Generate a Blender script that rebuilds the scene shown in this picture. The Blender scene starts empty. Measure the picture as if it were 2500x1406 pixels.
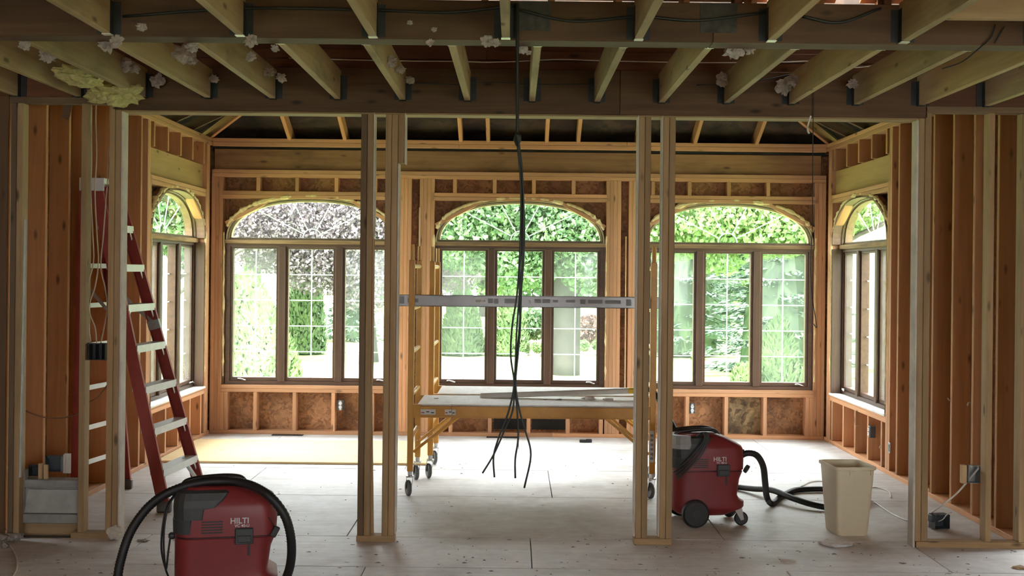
import bpy, bmesh, math, random
from mathutils import Vector, Matrix
from mathutils import noise as mnoise

rnd = random.Random(11)
sc = bpy.context.scene
COL = sc.collection
PI = math.pi

# ------------------------------------------------------------------ camera
EYE = 1.717                     # eye height above the subfloor
FPX = 2880.0                    # focal length in pixels of a 2500 px wide frame
CX, CY, ROLL = 1258.0, 664.0, 0.0105
cam_d = bpy.data.cameras.new('camera')
cam_d.sensor_width = 36.0
cam_d.lens = 36.0 * FPX / 2500.0
cam_d.shift_x = (1250.0 - CX) / 2500.0
cam_d.shift_y = (CY - 703.0) / 2500.0
cam_d.clip_end = 500
cam = bpy.data.objects.new('camera', cam_d)
COL.objects.link(cam)
c_, s_ = math.cos(ROLL), math.sin(ROLL)
cam.matrix_world = Matrix(((c_, -s_, 0, 0), (0, 0, -1, 0), (s_, c_, 0, EYE), (0, 0, 0, 1)))
sc.camera = cam

# ------------------------------------------------------------------ world, sun, exposure
world = bpy.data.worlds.new('sky')
sc.world = world
world.use_nodes = True
wn = world.node_tree.nodes
bg = wn['Background']
bg.inputs['Color'].default_value = (0.93, 0.97, 1.0, 1)
bg.inputs['Strength'].default_value = 9.5
sun_d = bpy.data.lights.new('sun', 'SUN')
sun_d.energy = 12.0
sun_d.angle = math.radians(4)
sun_d.color = (1.0, 0.95, 0.86)
sun = bpy.data.objects.new('sun', sun_d)
COL.objects.link(sun)
sun.rotation_euler = (math.radians(33), 0, math.radians(-1))
sc.view_settings.view_transform = 'Standard'
sc.view_settings.look = 'None'
sc.view_settings.gamma = 1.0
sc.view_settings.use_curve_mapping = False
sc.view_settings.exposure = 0.95
sc.cycles.use_denoising = True
sc.cycles.max_bounces = 10
sc.cycles.diffuse_bounces = 6
sc.cycles.transparent_max_bounces = 24
sc.cycles.caustics_reflective = False
sc.cycles.caustics_refractive = False

# ------------------------------------------------------------------ helpers
def at(x, y, Y):
    """the point of the place at depth Y that the photograph shows at (x, y)"""
    dx, dy = x - CX, y - CY
    u = dx * c_ + dy * s_
    v = -dx * s_ + dy * c_
    return Vector((u * Y / FPX, Y, EYE - v * Y / FPX))

def on_floor(x, y, z=0.0):
    dx, dy = x - CX, y - CY
    v = -dx * s_ + dy * c_
    return at(x, y, (EYE - z) * FPX / v)

MATS = {}
def new_mat(name):
    m = bpy.data.materials.new(name)
    m.use_nodes = True
    nt = m.node_tree
    b = nt.nodes['Principled BSDF']
    MATS[name] = m
    return m, nt, b

def node(nt, t, **kw):
    n = nt.nodes.new(t)
    for k, v in kw.items():
        setattr(n, k, v)
    return n

def ramp(nt, fac, stops):
    r = node(nt, 'ShaderNodeValToRGB')
    e = r.color_ramp.elements
    while len(e) < len(stops):
        e.new(0.5)
    for i, (p, c) in enumerate(stops):
        e[i].position = p
        e[i].color = (*c, 1)
    nt.links.new(fac, r.inputs['Fac'])
    return r.outputs['Color']

def mixc(nt, fac, a, b, mode='MIX'):
    m = node(nt, 'ShaderNodeMix', data_type='RGBA', blend_type=mode)
    for s, v in ((m.inputs[0], fac), (m.inputs[6], a), (m.inputs[7], b)):
        if hasattr(v, 'is_output'):
            nt.links.new(v, s)
        elif isinstance(v, tuple):
            s.default_value = (*v, 1)
        else:
            s.default_value = v
    return m.outputs[2]

def coords(nt, scale, rand=True, kind='Object'):
    tc = node(nt, 'ShaderNodeTexCoord')
    mp = node(nt, 'ShaderNodeMapping')
    mp.inputs['Scale'].default_value = scale
    src = tc.outputs[kind]
    if rand:
        oi = node(nt, 'ShaderNodeObjectInfo')
        mu = node(nt, 'ShaderNodeMath', operation='MULTIPLY')
        mu.inputs[1].default_value = 57.0
        nt.links.new(oi.outputs['Random'], mu.inputs[0])
        ad = node(nt, 'ShaderNodeVectorMath', operation='ADD')
        nt.links.new(src, ad.inputs[0])
        nt.links.new(mu.outputs[0], ad.inputs[1])
        src = ad.outputs[0]
    nt.links.new(src, mp.inputs['Vector'])
    return mp.outputs[0]

def noise(nt, vec, scale=1.0, detail=4.0, rough=0.55, dist=0.0):
    n = node(nt, 'ShaderNodeTexNoise')
    n.inputs['Scale'].default_value = scale
    n.inputs['Detail'].default_value = detail
    n.inputs['Roughness'].default_value = rough
    n.inputs['Distortion'].default_value = dist
    nt.links.new(vec, n.inputs['Vector'])
    return n.outputs['Fac']

def bump(nt, b, h, strength=0.3, dist=0.004):
    n = node(nt, 'ShaderNodeBump')
    n.inputs['Strength'].default_value = strength
    n.inputs['Distance'].default_value = dist
    nt.links.new(h, n.inputs['Height'])
    nt.links.new(n.outputs[0], b.inputs['Normal'])

def wood(name, light, dark, knots=0.5, rough=0.75, stain=0.0):
    m, nt, b = new_mat(name)
    v = coords(nt, (1.2, 26, 26))
    g = noise(nt, v, 1.0, 6, 0.6, 0.6)
    col = ramp(nt, g, [(0.3, dark), (0.7, light)])
    oi = node(nt, 'ShaderNodeObjectInfo')
    hue = ramp(nt, oi.outputs['Random'], [(0.0, (0.78, 0.76, 0.74)), (0.5, (1, 1, 1)), (1.0, (1.14, 1.08, 1.0))])
    col = mixc(nt, 1.0, col, hue, 'MULTIPLY')
    if knots:
        vo = node(nt, 'ShaderNodeTexVoronoi')
        vo.inputs['Scale'].default_value = 1.0
        nt.links.new(coords(nt, (3.2, 9, 9)), vo.inputs['Vector'])
        k = ramp(nt, vo.outputs['Distance'], [(0.06, (1, 1, 1)), (0.16, (0, 0, 0))])
        col = mixc(nt, k, col, tuple(c * 0.38 for c in dark))
    if stain:
        s = ramp(nt, noise(nt, coords(nt, (1.7, 5, 5)), 1.0, 3), [(0.5, (0, 0, 0)), (0.75, (stain,) * 3)])
        col = mixc(nt, s, col, tuple(c * 0.3 for c in dark))
    nt.links.new(col, b.inputs['Base Color'])
    b.inputs['Roughness'].default_value = rough
    bump(nt, b, g, 0.25, 0.003)
    return m

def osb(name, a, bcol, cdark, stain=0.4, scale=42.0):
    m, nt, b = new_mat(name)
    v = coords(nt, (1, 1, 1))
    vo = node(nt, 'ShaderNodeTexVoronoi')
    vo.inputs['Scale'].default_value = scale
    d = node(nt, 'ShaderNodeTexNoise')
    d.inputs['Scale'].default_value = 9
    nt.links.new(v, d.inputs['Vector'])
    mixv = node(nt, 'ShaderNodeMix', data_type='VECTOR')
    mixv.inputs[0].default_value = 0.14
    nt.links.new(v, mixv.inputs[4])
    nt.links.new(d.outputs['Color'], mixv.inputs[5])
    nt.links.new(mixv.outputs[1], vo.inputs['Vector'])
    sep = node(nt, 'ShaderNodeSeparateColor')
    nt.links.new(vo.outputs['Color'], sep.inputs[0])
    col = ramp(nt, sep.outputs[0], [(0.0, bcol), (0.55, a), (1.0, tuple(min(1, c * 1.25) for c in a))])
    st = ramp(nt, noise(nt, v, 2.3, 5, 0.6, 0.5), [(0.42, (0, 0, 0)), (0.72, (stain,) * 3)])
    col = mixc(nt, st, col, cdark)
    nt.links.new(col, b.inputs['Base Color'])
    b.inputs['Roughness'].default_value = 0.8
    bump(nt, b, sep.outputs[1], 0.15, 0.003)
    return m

def plain(name, col, rough=0.5, metal=0.0, var=0.12, scale=7.0, spec=0.5):
    m, nt, b = new_mat(name)
    n = noise(nt, coords(nt, (scale,) * 3), 1.0, 5, 0.6)
    lo = tuple(c * (1 - var) for c in col)
    hi = tuple(min(1.0, c * (1 + var)) for c in col)
    nt.links.new(ramp(nt, n, [(0.3, lo), (0.7, hi)]), b.inputs['Base Color'])
    b.inputs['Roughness'].default_value = rough
    b.inputs['Metallic'].default_value = metal
    b.inputs['Specular IOR Level'].default_value = spec
    return m

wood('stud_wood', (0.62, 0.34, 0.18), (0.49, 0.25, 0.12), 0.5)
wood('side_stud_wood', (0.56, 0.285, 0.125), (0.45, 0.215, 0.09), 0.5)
wood('joist_wood', (0.52, 0.42, 0.22), (0.40, 0.31, 0.15), 0.5, stain=0.5)
wood('post_wood', (0.47, 0.33, 0.17), (0.36, 0.24, 0.115), 0.5, stain=0.3)
wood('dark_post_wood', (0.24, 0.165, 0.09), (0.15, 0.10, 0.055), 0.5)
wood('beam_wood', (0.165, 0.095, 0.046), (0.10, 0.055, 0.027), 0.5, stain=0.6)
wood('rim_wood', (0.19, 0.08, 0.04), (0.12, 0.05, 0.025), 0.4)
wood('header_wood', (0.40, 0.215, 0.09), (0.28, 0.14, 0.06), 0.4, stain=0.7)
wood('ply_wood', (0.52, 0.33, 0.15), (0.43, 0.26, 0.11), 0.2, stain=0.15)
wood('rafter_wood', (0.62, 0.33, 0.15), (0.5, 0.25, 0.11), 0.3)
wood('window_wood', (0.12, 0.062, 0.032), (0.07, 0.036, 0.02), 0.0, rough=0.45)
wood('reveal_wood', (0.30, 0.20, 0.12), (0.2, 0.13, 0.075), 0.0)
wood('worn_wood', (0.45, 0.30, 0.15), (0.16, 0.09, 0.04), 0.0, stain=0.6)
wood('pale_ply', (0.78, 0.60, 0.33), (0.70, 0.52, 0.27), 0.2)
wood('lath_wood', (0.7, 0.5, 0.28), (0.58, 0.4, 0.2), 0.2)
wood('brown_ply', (0.17, 0.10, 0.05), (0.12, 0.068, 0.034), 0.3)
osb('sheathing', (0.40, 0.20, 0.09), (0.24, 0.115, 0.05), (0.07, 0.035, 0.02), 0.75)
osb('sheathing_side', (0.46, 0.26, 0.11), (0.32, 0.17, 0.07), (0.15, 0.08, 0.04), 0.5)
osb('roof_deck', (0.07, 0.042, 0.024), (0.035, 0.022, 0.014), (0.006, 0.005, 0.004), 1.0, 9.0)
osb('attic_deck', (0.46, 0.24, 0.11), (0.3, 0.15, 0.07), (0.12, 0.06, 0.03), 0.5, 8.0)
osb('mould_sheathing', (0.44, 0.31, 0.15), (0.16, 0.09, 0.045), (0.02, 0.015, 0.012), 0.95, 30.0)
plain('drywall', (0.66, 0.62, 0.54), 0.9, var=0.15)
plain('galvanised', (0.34, 0.35, 0.33), 0.5, 0.6, 0.2)
plain('galvanised_light', (0.42, 0.44, 0.41), 0.6, 0.2, 0.2)
plain('hanger_steel', (0.035, 0.04, 0.042), 0.6, 0.3, 0.3)
plain('lit_seat_steel', (0.72, 0.78, 0.66), 0.4, 0.25, 0.1)  # hanger seats as lit from below, floor bounce put into the colour
plain('aluminium', (0.42, 0.42, 0.42), 0.4, 0.4, 0.08)
plain('step_aluminium', (0.66, 0.69, 0.69), 0.45, 0.35, 0.08)
plain('fibreglass_red', (0.30, 0.036, 0.026), 0.5, var=0.15)
plain('fibreglass_edge', (0.66, 0.14, 0.075), 0.5, var=0.15)
plain('vacuum_red', (0.215, 0.022, 0.025), 0.42, var=0.08)
plain('vacuum_grey', (0.04, 0.046, 0.046), 0.5, var=0.1)
plain('vacuum_pale_grey', (0.36, 0.37, 0.37), 0.5, var=0.1)
plain('black_rubber', (0.012, 0.013, 0.014), 0.5, var=0.2)
plain('black_plastic', (0.02, 0.022, 0.022), 0.4, var=0.2)
plain('scaffold_yellow', (0.62, 0.31, 0.045), 0.42, var=0.12)
plain('caster_grey', (0.11, 0.12, 0.12), 0.55, var=0.15)
plain('chrome', (0.62, 0.63, 0.62), 0.25, 0.9, 0.05)
plain('deck_ply', (0.78, 0.765, 0.73), 0.8, var=0.12, scale=18)
plain('beige_plastic', (0.74, 0.655, 0.47), 0.45, var=0.04)
plain('cable_black', (0.016, 0.022, 0.018), 0.5, var=0.2)
plain('cable_white', (0.72, 0.70, 0.64), 0.5, var=0.1)
plain('cable_brown', (0.20, 0.09, 0.04), 0.5, var=0.2)
plain('cable_tan', (0.5, 0.42, 0.3), 0.5, var=0.2)
plain('box_blue', (0.06, 0.075, 0.085), 0.5, var=0.2)
plain('box_black', (0.02, 0.024, 0.026), 0.5, var=0.2)
plain('arch_brass', (0.46, 0.38, 0.20), 0.45, 0.1, 0.25)
plain('arch_dark', (0.14, 0.105, 0.05), 0.5, 0.0, 0.3)
plain('foam', (0.72, 0.58, 0.30), 0.9, var=0.2, scale=24)
plain('sill_white', (0.72, 0.72, 0.70), 0.6, var=0.15)
plain('insulation_yellow', (0.55, 0.52, 0.22), 1.0, var=0.25, scale=30)
plain('insulation_grey', (0.46, 0.41, 0.36), 1.0, var=0.25, scale=30)
plain('paper_white', (0.74, 0.73, 0.70), 0.9, var=0.12, scale=20)
plain('sticker', (0.70, 0.70, 0.66), 0.6, var=0.08)
plain('sticker_ink', (0.06, 0.06, 0.06), 0.6)
plain('label_red', (0.5, 0.05, 0.04), 0.6)
plain('letter_white', (0.62, 0.60, 0.60), 0.5, var=0.02)
plain('print_grey', (0.25, 0.25, 0.245), 0.5, var=0.1)
plain('pole_grey', (0.62, 0.60, 0.55), 0.5, 0.0, 0.08)
plain('sander_yellow', (0.8, 0.55, 0.03), 0.5, var=0.05)
plain('scrap', (0.30, 0.28, 0.25), 0.9, var=0.5, scale=40)
plain('bark', (0.06, 0.053, 0.047), 0.9, var=0.3)
plain('siding_white', (0.64, 0.62, 0.57), 0.7, var=0.04)
plain('roof_shingle', (0.12, 0.11, 0.11), 0.9, var=0.2)
plain('mulch', (0.26, 0.16, 0.12), 1.0, var=0.3, scale=12)
plain('stone', (0.45, 0.43, 0.40), 0.9, var=0.2)
plain('glass_dark', (0.03, 0.05, 0.06), 0.1)
plain('stain_grey', (0.07, 0.068, 0.058), 0.9, var=0.4, scale=20)
plain('tar_gap_black', (0.025, 0.028, 0.028), 0.9, var=0.4)

def floor_mat():
    m, nt, b = new_mat('subfloor')
    v = coords(nt, (1, 1, 1), False, 'Generated') if False else None
    geo = node(nt, 'ShaderNodeNewGeometry')
    P = geo.outputs['Position']
    n1 = noise(nt, P, 1.3, 5, 0.6, 0.4)
    n2 = noise(nt, P, 11, 5, 0.65)
    st = node(nt, 'ShaderNodeMapping')
    st.inputs['Scale'].default_value = (1.2, 14, 1)
    nt.links.new(P, st.inputs['Vector'])
    n3 = noise(nt, st.outputs[0], 1.5, 4, 0.6)
    c = ramp(nt, n1, [(0.32, (0.58, 0.55, 0.515)), (0.5, (0.76, 0.75, 0.735)), (0.72, (0.85, 0.845, 0.835))])
    c = mixc(nt, 0.5, c, ramp(nt, n2, [(0.3, (0.72, 0.70, 0.68)), (0.65, (1, 1, 1))]), 'MULTIPLY')
    c = mixc(nt, 0.3, c, ramp(nt, n3, [(0.35, (0.62, 0.6, 0.58)), (0.6, (1, 1, 1))]), 'MULTIPLY')
    oi = node(nt, 'ShaderNodeObjectInfo')
    c = mixc(nt, 1.0, c, ramp(nt, oi.outputs['Random'], [(0, (0.92, 0.91, 0.9)), (1, (1.04, 1.04, 1.04))]), 'MULTIPLY')
    nt.links.new(c, b.inputs['Base Color'])
    b.inputs['Roughness'].default_value = 0.58
    bump(nt, b, n2, 0.15, 0.003)
    return m
floor_mat()

def glass_mat():
    m, nt, b = new_mat('window_glass')
    nt.nodes.remove(b)
    out = nt.nodes['Material Output']
    t = node(nt, 'ShaderNodeBsdfTransparent')
    t.inputs[0].default_value = (0.95, 0.98, 0.965, 1)
    g = node(nt, 'ShaderNodeBsdfGlossy')
    g.inputs['Roughness'].default_value = 0.03
    fr = node(nt, 'ShaderNodeFresnel')
    fr.inputs[0].default_value = 1.35
    mx = node(nt, 'ShaderNodeMixShader')
    nt.links.new(fr.outputs[0], mx.inputs[0])
    nt.links.new(t.outputs[0], mx.inputs[1])
    nt.links.new(g.outputs[0], mx.inputs[2])
    nt.links.new(mx.outputs[0], out.inputs[0])
glass_mat()

def screen_mat():
    m, nt, b = new_mat('insect_screen')
    nt.nodes.remove(b)
    out = nt.nodes['Material Output']
    t = node(nt, 'ShaderNodeBsdfTransparent')
    d = node(nt, 'ShaderNodeBsdfDiffuse')
    d.inputs[0].default_value = (0.30, 0.32, 0.33, 1)
    tr = node(nt, 'ShaderNodeBsdfTranslucent')
    tr.inputs[0].default_value = (0.36, 0.38, 0.39, 1)
    a = node(nt, 'ShaderNodeMixShader')
    a.inputs[0].default_value = 0.5
    nt.links.new(d.outputs[0], a.inputs[1])
    nt.links.new(tr.outputs[0], a.inputs[2])
    mx = node(nt, 'ShaderNodeMixShader')
    mx.inputs[0].default_value = 0.17
    nt.links.new(t.outputs[0], mx.inputs[1])
    nt.links.new(a.outputs[0], mx.inputs[2])
    nt.links.new(mx.outputs[0], out.inputs[0])
screen_mat()

def leaf_mat(name, c1, c2, trans=0.35):
    m, nt, b = new_mat(name)
    nt.nodes.remove(b)
    out = nt.nodes['Material Output']
    geo = node(nt, 'ShaderNodeNewGeometry')
    col = ramp(nt, noise(nt, geo.outputs['Position'], 2.2, 4, 0.7), [(0.3, c1), (0.7, c2)])
    d = node(nt, 'ShaderNodeBsdfDiffuse')
    t = node(nt, 'ShaderNodeBsdfTranslucent')
    nt.links.new(col, d.inputs[0])
    nt.links.new(col, t.inputs[0])
    mx = node(nt, 'ShaderNodeMixShader')
    mx.inputs[0].default_value = trans
    nt.links.new(d.outputs[0], mx.inputs[1])
    nt.links.new(t.outputs[0], mx.inputs[2])
    g = node(nt, 'ShaderNodeBsdfGlossy')
    g.inputs['Roughness'].default_value = 0.45
    m2 = node(nt, 'ShaderNodeMixShader')
    m2.inputs[0].default_value = 0.05
    nt.links.new(mx.outputs[0], m2.inputs[1])
    nt.links.new(g.outputs[0], m2.inputs[2])
    nt.links.new(m2.outputs[0], out.inputs[0])
leaf_mat('leaf_maple', (0.05, 0.115, 0.055), (0.17, 0.27, 0.115))
leaf_mat('leaf_bright', (0.10, 0.19, 0.065), (0.26, 0.37, 0.15))
leaf_mat('leaf_purple', (0.085, 0.075, 0.085), (0.26, 0.215, 0.235), 0.25)
leaf_mat('leaf_cedar', (0.075, 0.14, 0.06), (0.19, 0.28, 0.115), 0.2)
leaf_mat('leaf_spruce', (0.06, 0.11, 0.075), (0.17, 0.25, 0.17), 0.2)
leaf_mat('leaf_red', (0.12, 0.07, 0.06), (0.24, 0.15, 0.13), 0.25)
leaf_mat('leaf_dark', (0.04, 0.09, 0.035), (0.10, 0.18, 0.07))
leaf_mat('muntin_plastic', (0.78, 0.80, 0.80), (0.82, 0.84, 0.84), 0.5)
leaf_mat('lawn_green', (0.20, 0.30, 0.10), (0.30, 0.42, 0.16), 0.0)

def mat(m):
    return MATS[m]

# ---- objects
def link(o, parent=None):
    COL.objects.link(o)
    if parent is not None:
        o.parent = parent
    return o

def tag(o, label=None, cat=None, group=None, kind=None):
    for k, v in (('label', label), ('category', cat), ('group', group), ('kind', kind)):
        if v:
            o[k] = v
    return o

def empty(name, loc=(0, 0, 0), rz=0.0, label=None, cat=None, group=None, kind=None, parent=None):
    o = bpy.data.objects.new(name, None)
    o.empty_display_size = 0.1
    o.location = loc
    o.rotation_euler = (0, 0, rz)
    link(o, parent)
    return tag(o, label, cat, group, kind)

def mesh(name, verts, faces, m, parent=None, smooth=False, loc=None):
    me = bpy.data.meshes.new(name)
    me.from_pydata([tuple(v) for v in verts], [], faces)
    me.update()
    if smooth:
        me.polygons.foreach_set('use_smooth', [True] * len(me.polygons))
    me.materials.append(mat(m))
    o = bpy.data.objects.new(name, me)
    if loc is not None:
        o.location = loc
    return link(o, parent)

def obj_bm(name, bm, m, parent=None, smooth=False, loc=None):
    bmesh.ops.recalc_face_normals(bm, faces=bm.faces)
    me = bpy.data.meshes.new(name)
    bm.to_mesh(me)
    bm.free()
    if smooth:
        me.polygons.foreach_set('use_smooth', [True] * len(me.polygons))
    me.materials.append(mat(m))
    o = bpy.data.objects.new(name, me)
    if loc is not None:
        o.location = loc
    return link(o, parent)

CACHE = {}
def box_data(dx, dy, dz, m, bev):
    key = (round(dx, 3), round(dy, 4), round(dz, 4), m, bev)
    if key in CACHE:
        return CACHE[key]
    bm = bmesh.new()
    bmesh.ops.create_cube(bm, size=1.0)
    for v in bm.verts:
        v.co = Vector((v.co.x * dx, v.co.y * dy, v.co.z * dz))
    if bev:
        bmesh.ops.bevel(bm, geom=list(bm.edges), offset=min(bev, 0.3 * min(dx, dy, dz)), segments=1, affect='EDGES')
    me = bpy.data.meshes.new('board')
    bm.to_mesh(me)
    bm.free()
    me.materials.append(mat(m))
    CACHE[key] = me
    return me

AX = {0: Matrix.Identity(3),
      1: Matrix(((0, -1, 0), (1, 0, 0), (0, 0, 1))),
      2: Matrix(((0, 0, -1), (0, 1, 0), (1, 0, 0)))}
def bx(name, x0, x1, y0, y1, z0, z1, m, parent=None, bev=0.003):
    """axis-aligned board; its local X runs along the longest side so that the grain does too"""
    d = (abs(x1 - x0), abs(y1 - y0), abs(z1 - z0))
    a = max(range(3), key=lambda i: d[i])
    dims = {0: (d[0], d[1], d[2]), 1: (d[1], d[0], d[2]), 2: (d[2], d[1], d[0])}[a]
    o = bpy.data.objects.new(name, box_data(*dims, m, bev))
    mw = AX[a].to_4x4()
    mw.translation = ((x0 + x1) / 2, (y0 + y1) / 2, (z0 + z1) / 2)
    o.matrix_local = mw
    return link(o, parent)

def beam(name, p0, p1, w, h, m, parent=None, up=(0, 0, 1), bev=0.003):
    """a bar from p0 to p1, w wide across and h deep along up"""
    p0, p1 = Vector(p0), Vector(p1)
    d = (p1 - p0)
    L = d.length
    d.normalize()
    u = Vector(up)
    side = u.cross(d)
    if side.length < 1e-4:
        side = Vector((0, 1, 0))
    side.normalize()
    u = d.cross(side)
    o = bpy.data.objects.new(name, box_data(L, w, h, m, bev))
    mw = Matrix((d, side, u)).transposed().to_4x4()
    mw.translation = (p0 + p1) / 2
    o.matrix_local = mw
    return link(o, parent)

def smooth_path(pts, n=6):
    pts = [Vector(p) for p in pts]
    if len(pts) < 3:
        return pts
    out = []
    P = [pts[0] * 2 - pts[1]] + pts + [pts[-1] * 2 - pts[-2]]
    for i in range(1, len(P) - 2):
        a, b, c, d = P[i - 1], P[i], P[i + 1], P[i + 2]
        for k in range(n):
            t = k / n
            out.append(0.5 * ((2 * b) + (c - a) * t + (2 * a - 5 * b + 4 * c - d) * t * t + (3 * b - a - 3 * c + d) * t ** 3))
    out.append(pts[-1])
    return out

def tube_geo(path, radius, n=8, caps=True):
    verts, faces = [], []
    up = Vector((0, 0, 1))
    prev = None
    for i, p in enumerate(path):
        d = (path[min(i + 1, len(path) - 1)] - path[max(i - 1, 0)])
        if d.length < 1e-9:
            d = Vector((0, 0, 1))
        d.normalize()
        if prev is None:
            a = d.cross(up)
            if a.length < 1e-3:
                a = d.cross(Vector((1, 0, 0)))
        else:
            a = prev - d * prev.dot(d)
            if a.length < 1e-5:
                a = d.cross(up)
        a.normalize()
        prev = a
        b = d.cross(a)
        r = radius[i] if isinstance(radius, (list, tuple)) else radius
        for k in range(n):
            t = 2 * PI * k / n
            verts.append(p + a * (r * math.cos(t)) + b * (r * math.sin(t)))
    for i in range(len(path) - 1):
        for k in range(n):
            k2 = (k + 1) % n
            faces.append((i * n + k, i * n + k2, (i + 1) * n + k2, (i + 1) * n + k))
    if caps:
        faces.append(tuple(range(n))[::-1])
        faces.append(tuple((len(path) - 1) * n + k for k in range(n)))
    return verts, faces

def tube(name, pts, r, m, parent=None, n=8, sub=6, ribs=0.0):
    path = smooth_path(pts, sub) if sub else [Vector(p) for p in pts]
    if ribs:
        fine = []
        for i in range(len(path) - 1):
            seg = (path[i + 1] - path[i])
            k = max(1, int(seg.length / 0.006))
            for j in range(k):
                fine.append(path[i] + seg * (j / k))
        fine.append(path[-1])
        path = fine
        r = [r * (1 + (ribs if i % 2 else -ribs)) for i in range(len(path))]
    v, f = tube_geo(path, r, n)
    return mesh(name, v, f, m, parent, True)

def cyl(name, p0, p1, r, m, parent=None, n=16, r2=None):
    v, f = tube_geo([Vector(p0), Vector(p1)], [r, r if r2 is None else r2], n)
    o = mesh(name, v, f, m, parent)
    return o

def lathe(name, prof, axis_p, axis_d, m, parent=None, n=24):
    """profile [(radius, along)] revolved round an axis"""
    d = Vector(axis_d).normalized()
    a = d.cross(Vector((0, 0, 1)))
    if a.length < 1e-3:
        a = d.cross(Vector((1, 0, 0)))
    a.normalize()
    b = d.cross(a)
    P = Vector(axis_p)
    v, f = [], []
    for r, z in prof:
        for k in range(n):
            t = 2 * PI * k / n
            v.append(P + d * z + a * (r * math.cos(t)) + b * (r * math.sin(t)))
    for i in range(len(prof) - 1):
        for k in range(n):
            k2 = (k + 1) % n
            f.append((i * n + k, i * n + k2, (i + 1) * n + k2, (i + 1) * n + k))
    f.append(tuple(range(n)))
    f.append(tuple((len(prof) - 1) * n + k for k in range(n)))
    bm = bmesh.new()
    bv = [bm.verts.new(x) for x in v]
    for q in f:
        bm.faces.new([bv[i] for i in q])
    o = obj_bm(name, bm, m, parent)
    return o

def plate(name, poly, d0, d1, m, parent=None, plane='xz', bev=0):
    """polygon given in a plane, given thickness from d0 to d1 along the third axis"""
    def P(a, b, c):
        return {'xz': (a, c, b), 'xy': (a, b, c), 'yz': (c, a, b)}[plane]
    n = len(poly)
    v = [P(a, b, d0) for a, b in poly] + [P(a, b, d1) for a, b in poly]
    f = [tuple(range(n)), tuple(range(n, 2 * n))[::-1]] + [(i, (i + 1) % n, n + (i + 1) % n, n + i) for i in range(n)]
    bm = bmesh.new()
    bv = [bm.verts.new(x) for x in v]
    for q in f:
        bm.faces.new([bv[i] for i in q])
    if bev:
        bmesh.ops.bevel(bm, geom=list(bm.edges), offset=bev, segments=1, affect='EDGES')
    return obj_bm(name, bm, m, parent)

def ring(name, outer, inner, d0, d1, m, parent=None, plane='xz', closed=True):
    """a flat ring (or open band) between two equally long outlines, with thickness"""
    def P(p, c):
        a, b = p
        return {'xz': (a, c, b), 'xy': (a, b, c), 'yz': (c, a, b)}[plane]
    n = len(outer)
    v = [P(p, d0) for p in outer] + [P(p, d0) for p in inner] + [P(p, d1) for p in outer] + [P(p, d1) for p in inner]
    f = []
    for i in range(n if closed else n - 1):
        j = (i + 1) % n
        f += [(i, j, n + j, n + i), (2 * n + i, 3 * n + i, 3 * n + j, 2 * n + j), (i, 2 * n + i, 2 * n + j, j), (n + i, n + j, 3 * n + j, 3 * n + i)]
    if not closed:
        for i in (0, n - 1):
            f.append((i, n + i, 3 * n + i, 2 * n + i))
    bm = bmesh.new()
    bv = [bm.verts.new(x) for x in v]
    for q in f:
        bm.faces.new([bv[i] for i in q])
    return obj_bm(name, bm, m, parent)

def rect(x0, x1, z0, z1):
    return [(x0, z0), (x1, z0), (x1, z1), (x0, z1)]

def arc(cx, cz, a, b, n=28, t0=0.0, t1=PI, power=2.25):
    out = []
    for i in range(n + 1):
        t = t0 + (t1 - t0) * i / n
        c, s = math.cos(t), math.sin(t)
        e = 2 / power
        out.append((cx + a * math.copysign(abs(c) ** e, c), cz + b * abs(s) ** e))
    return out

def lump(name, loc, size, m, parent=None, seed=0, rough=0.6, sub=3, freq=2.2, rz=0.0):
    """an irregular torn tuft"""
    bm = bmesh.new()
    bmesh.ops.create_icosphere(bm, subdivisions=sub, radius=1.0)
    for v in bm.verts:
        p = v.co.copy()
        k = 1 + rough * mnoise.noise(p * freq + Vector((seed * 7.3, seed * 1.7, seed))) + 0.5 * rough * mnoise.noise(p * freq * 2.7 + Vector((seed, seed * 3, 5)))
        v.co = Vector((p.x * size[0], p.y * size[1], p.z * size[2])) * k
    o = obj_bm(name, bm, m, parent, False, loc)
    o.rotation_euler = (0, 0, rz)
    return o

def text(name, s, size, m, parent, loc, rot, ext=0.0008, align='CENTER', shear=0.0):
    cu = bpy.data.curves.new(name, 'FONT')
    cu.body = s
    cu.size = size
    cu.extrude = ext
    cu.align_x = align
    cu.align_y = 'CENTER'
    cu.shear = shear
    cu.offset = size * 0.018
    cu.materials.append(mat(m))
    o = bpy.data.objects.new(name, cu)
    COL.objects.link(o)
    dg = bpy.context.evaluated_depsgraph_get()
    me = bpy.data.meshes.new_from_object(o.evaluated_get(dg))
    bpy.data.objects.remove(o)
    o = bpy.data.objects.new(name, me)
    o.location = loc
    o.rotation_euler = rot
    return link(o, parent)

# ------------------------------------------------------------------ key dimensions
YB = 12.30          # room face of the back wall
XL, XR = -3.175, 3.235   # room faces of the side walls
YP = 7.47           # near face of the stud partition
YP2 = 7.56
ZC = 2.795          # underside of the joists
GROUND = -0.45

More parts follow.
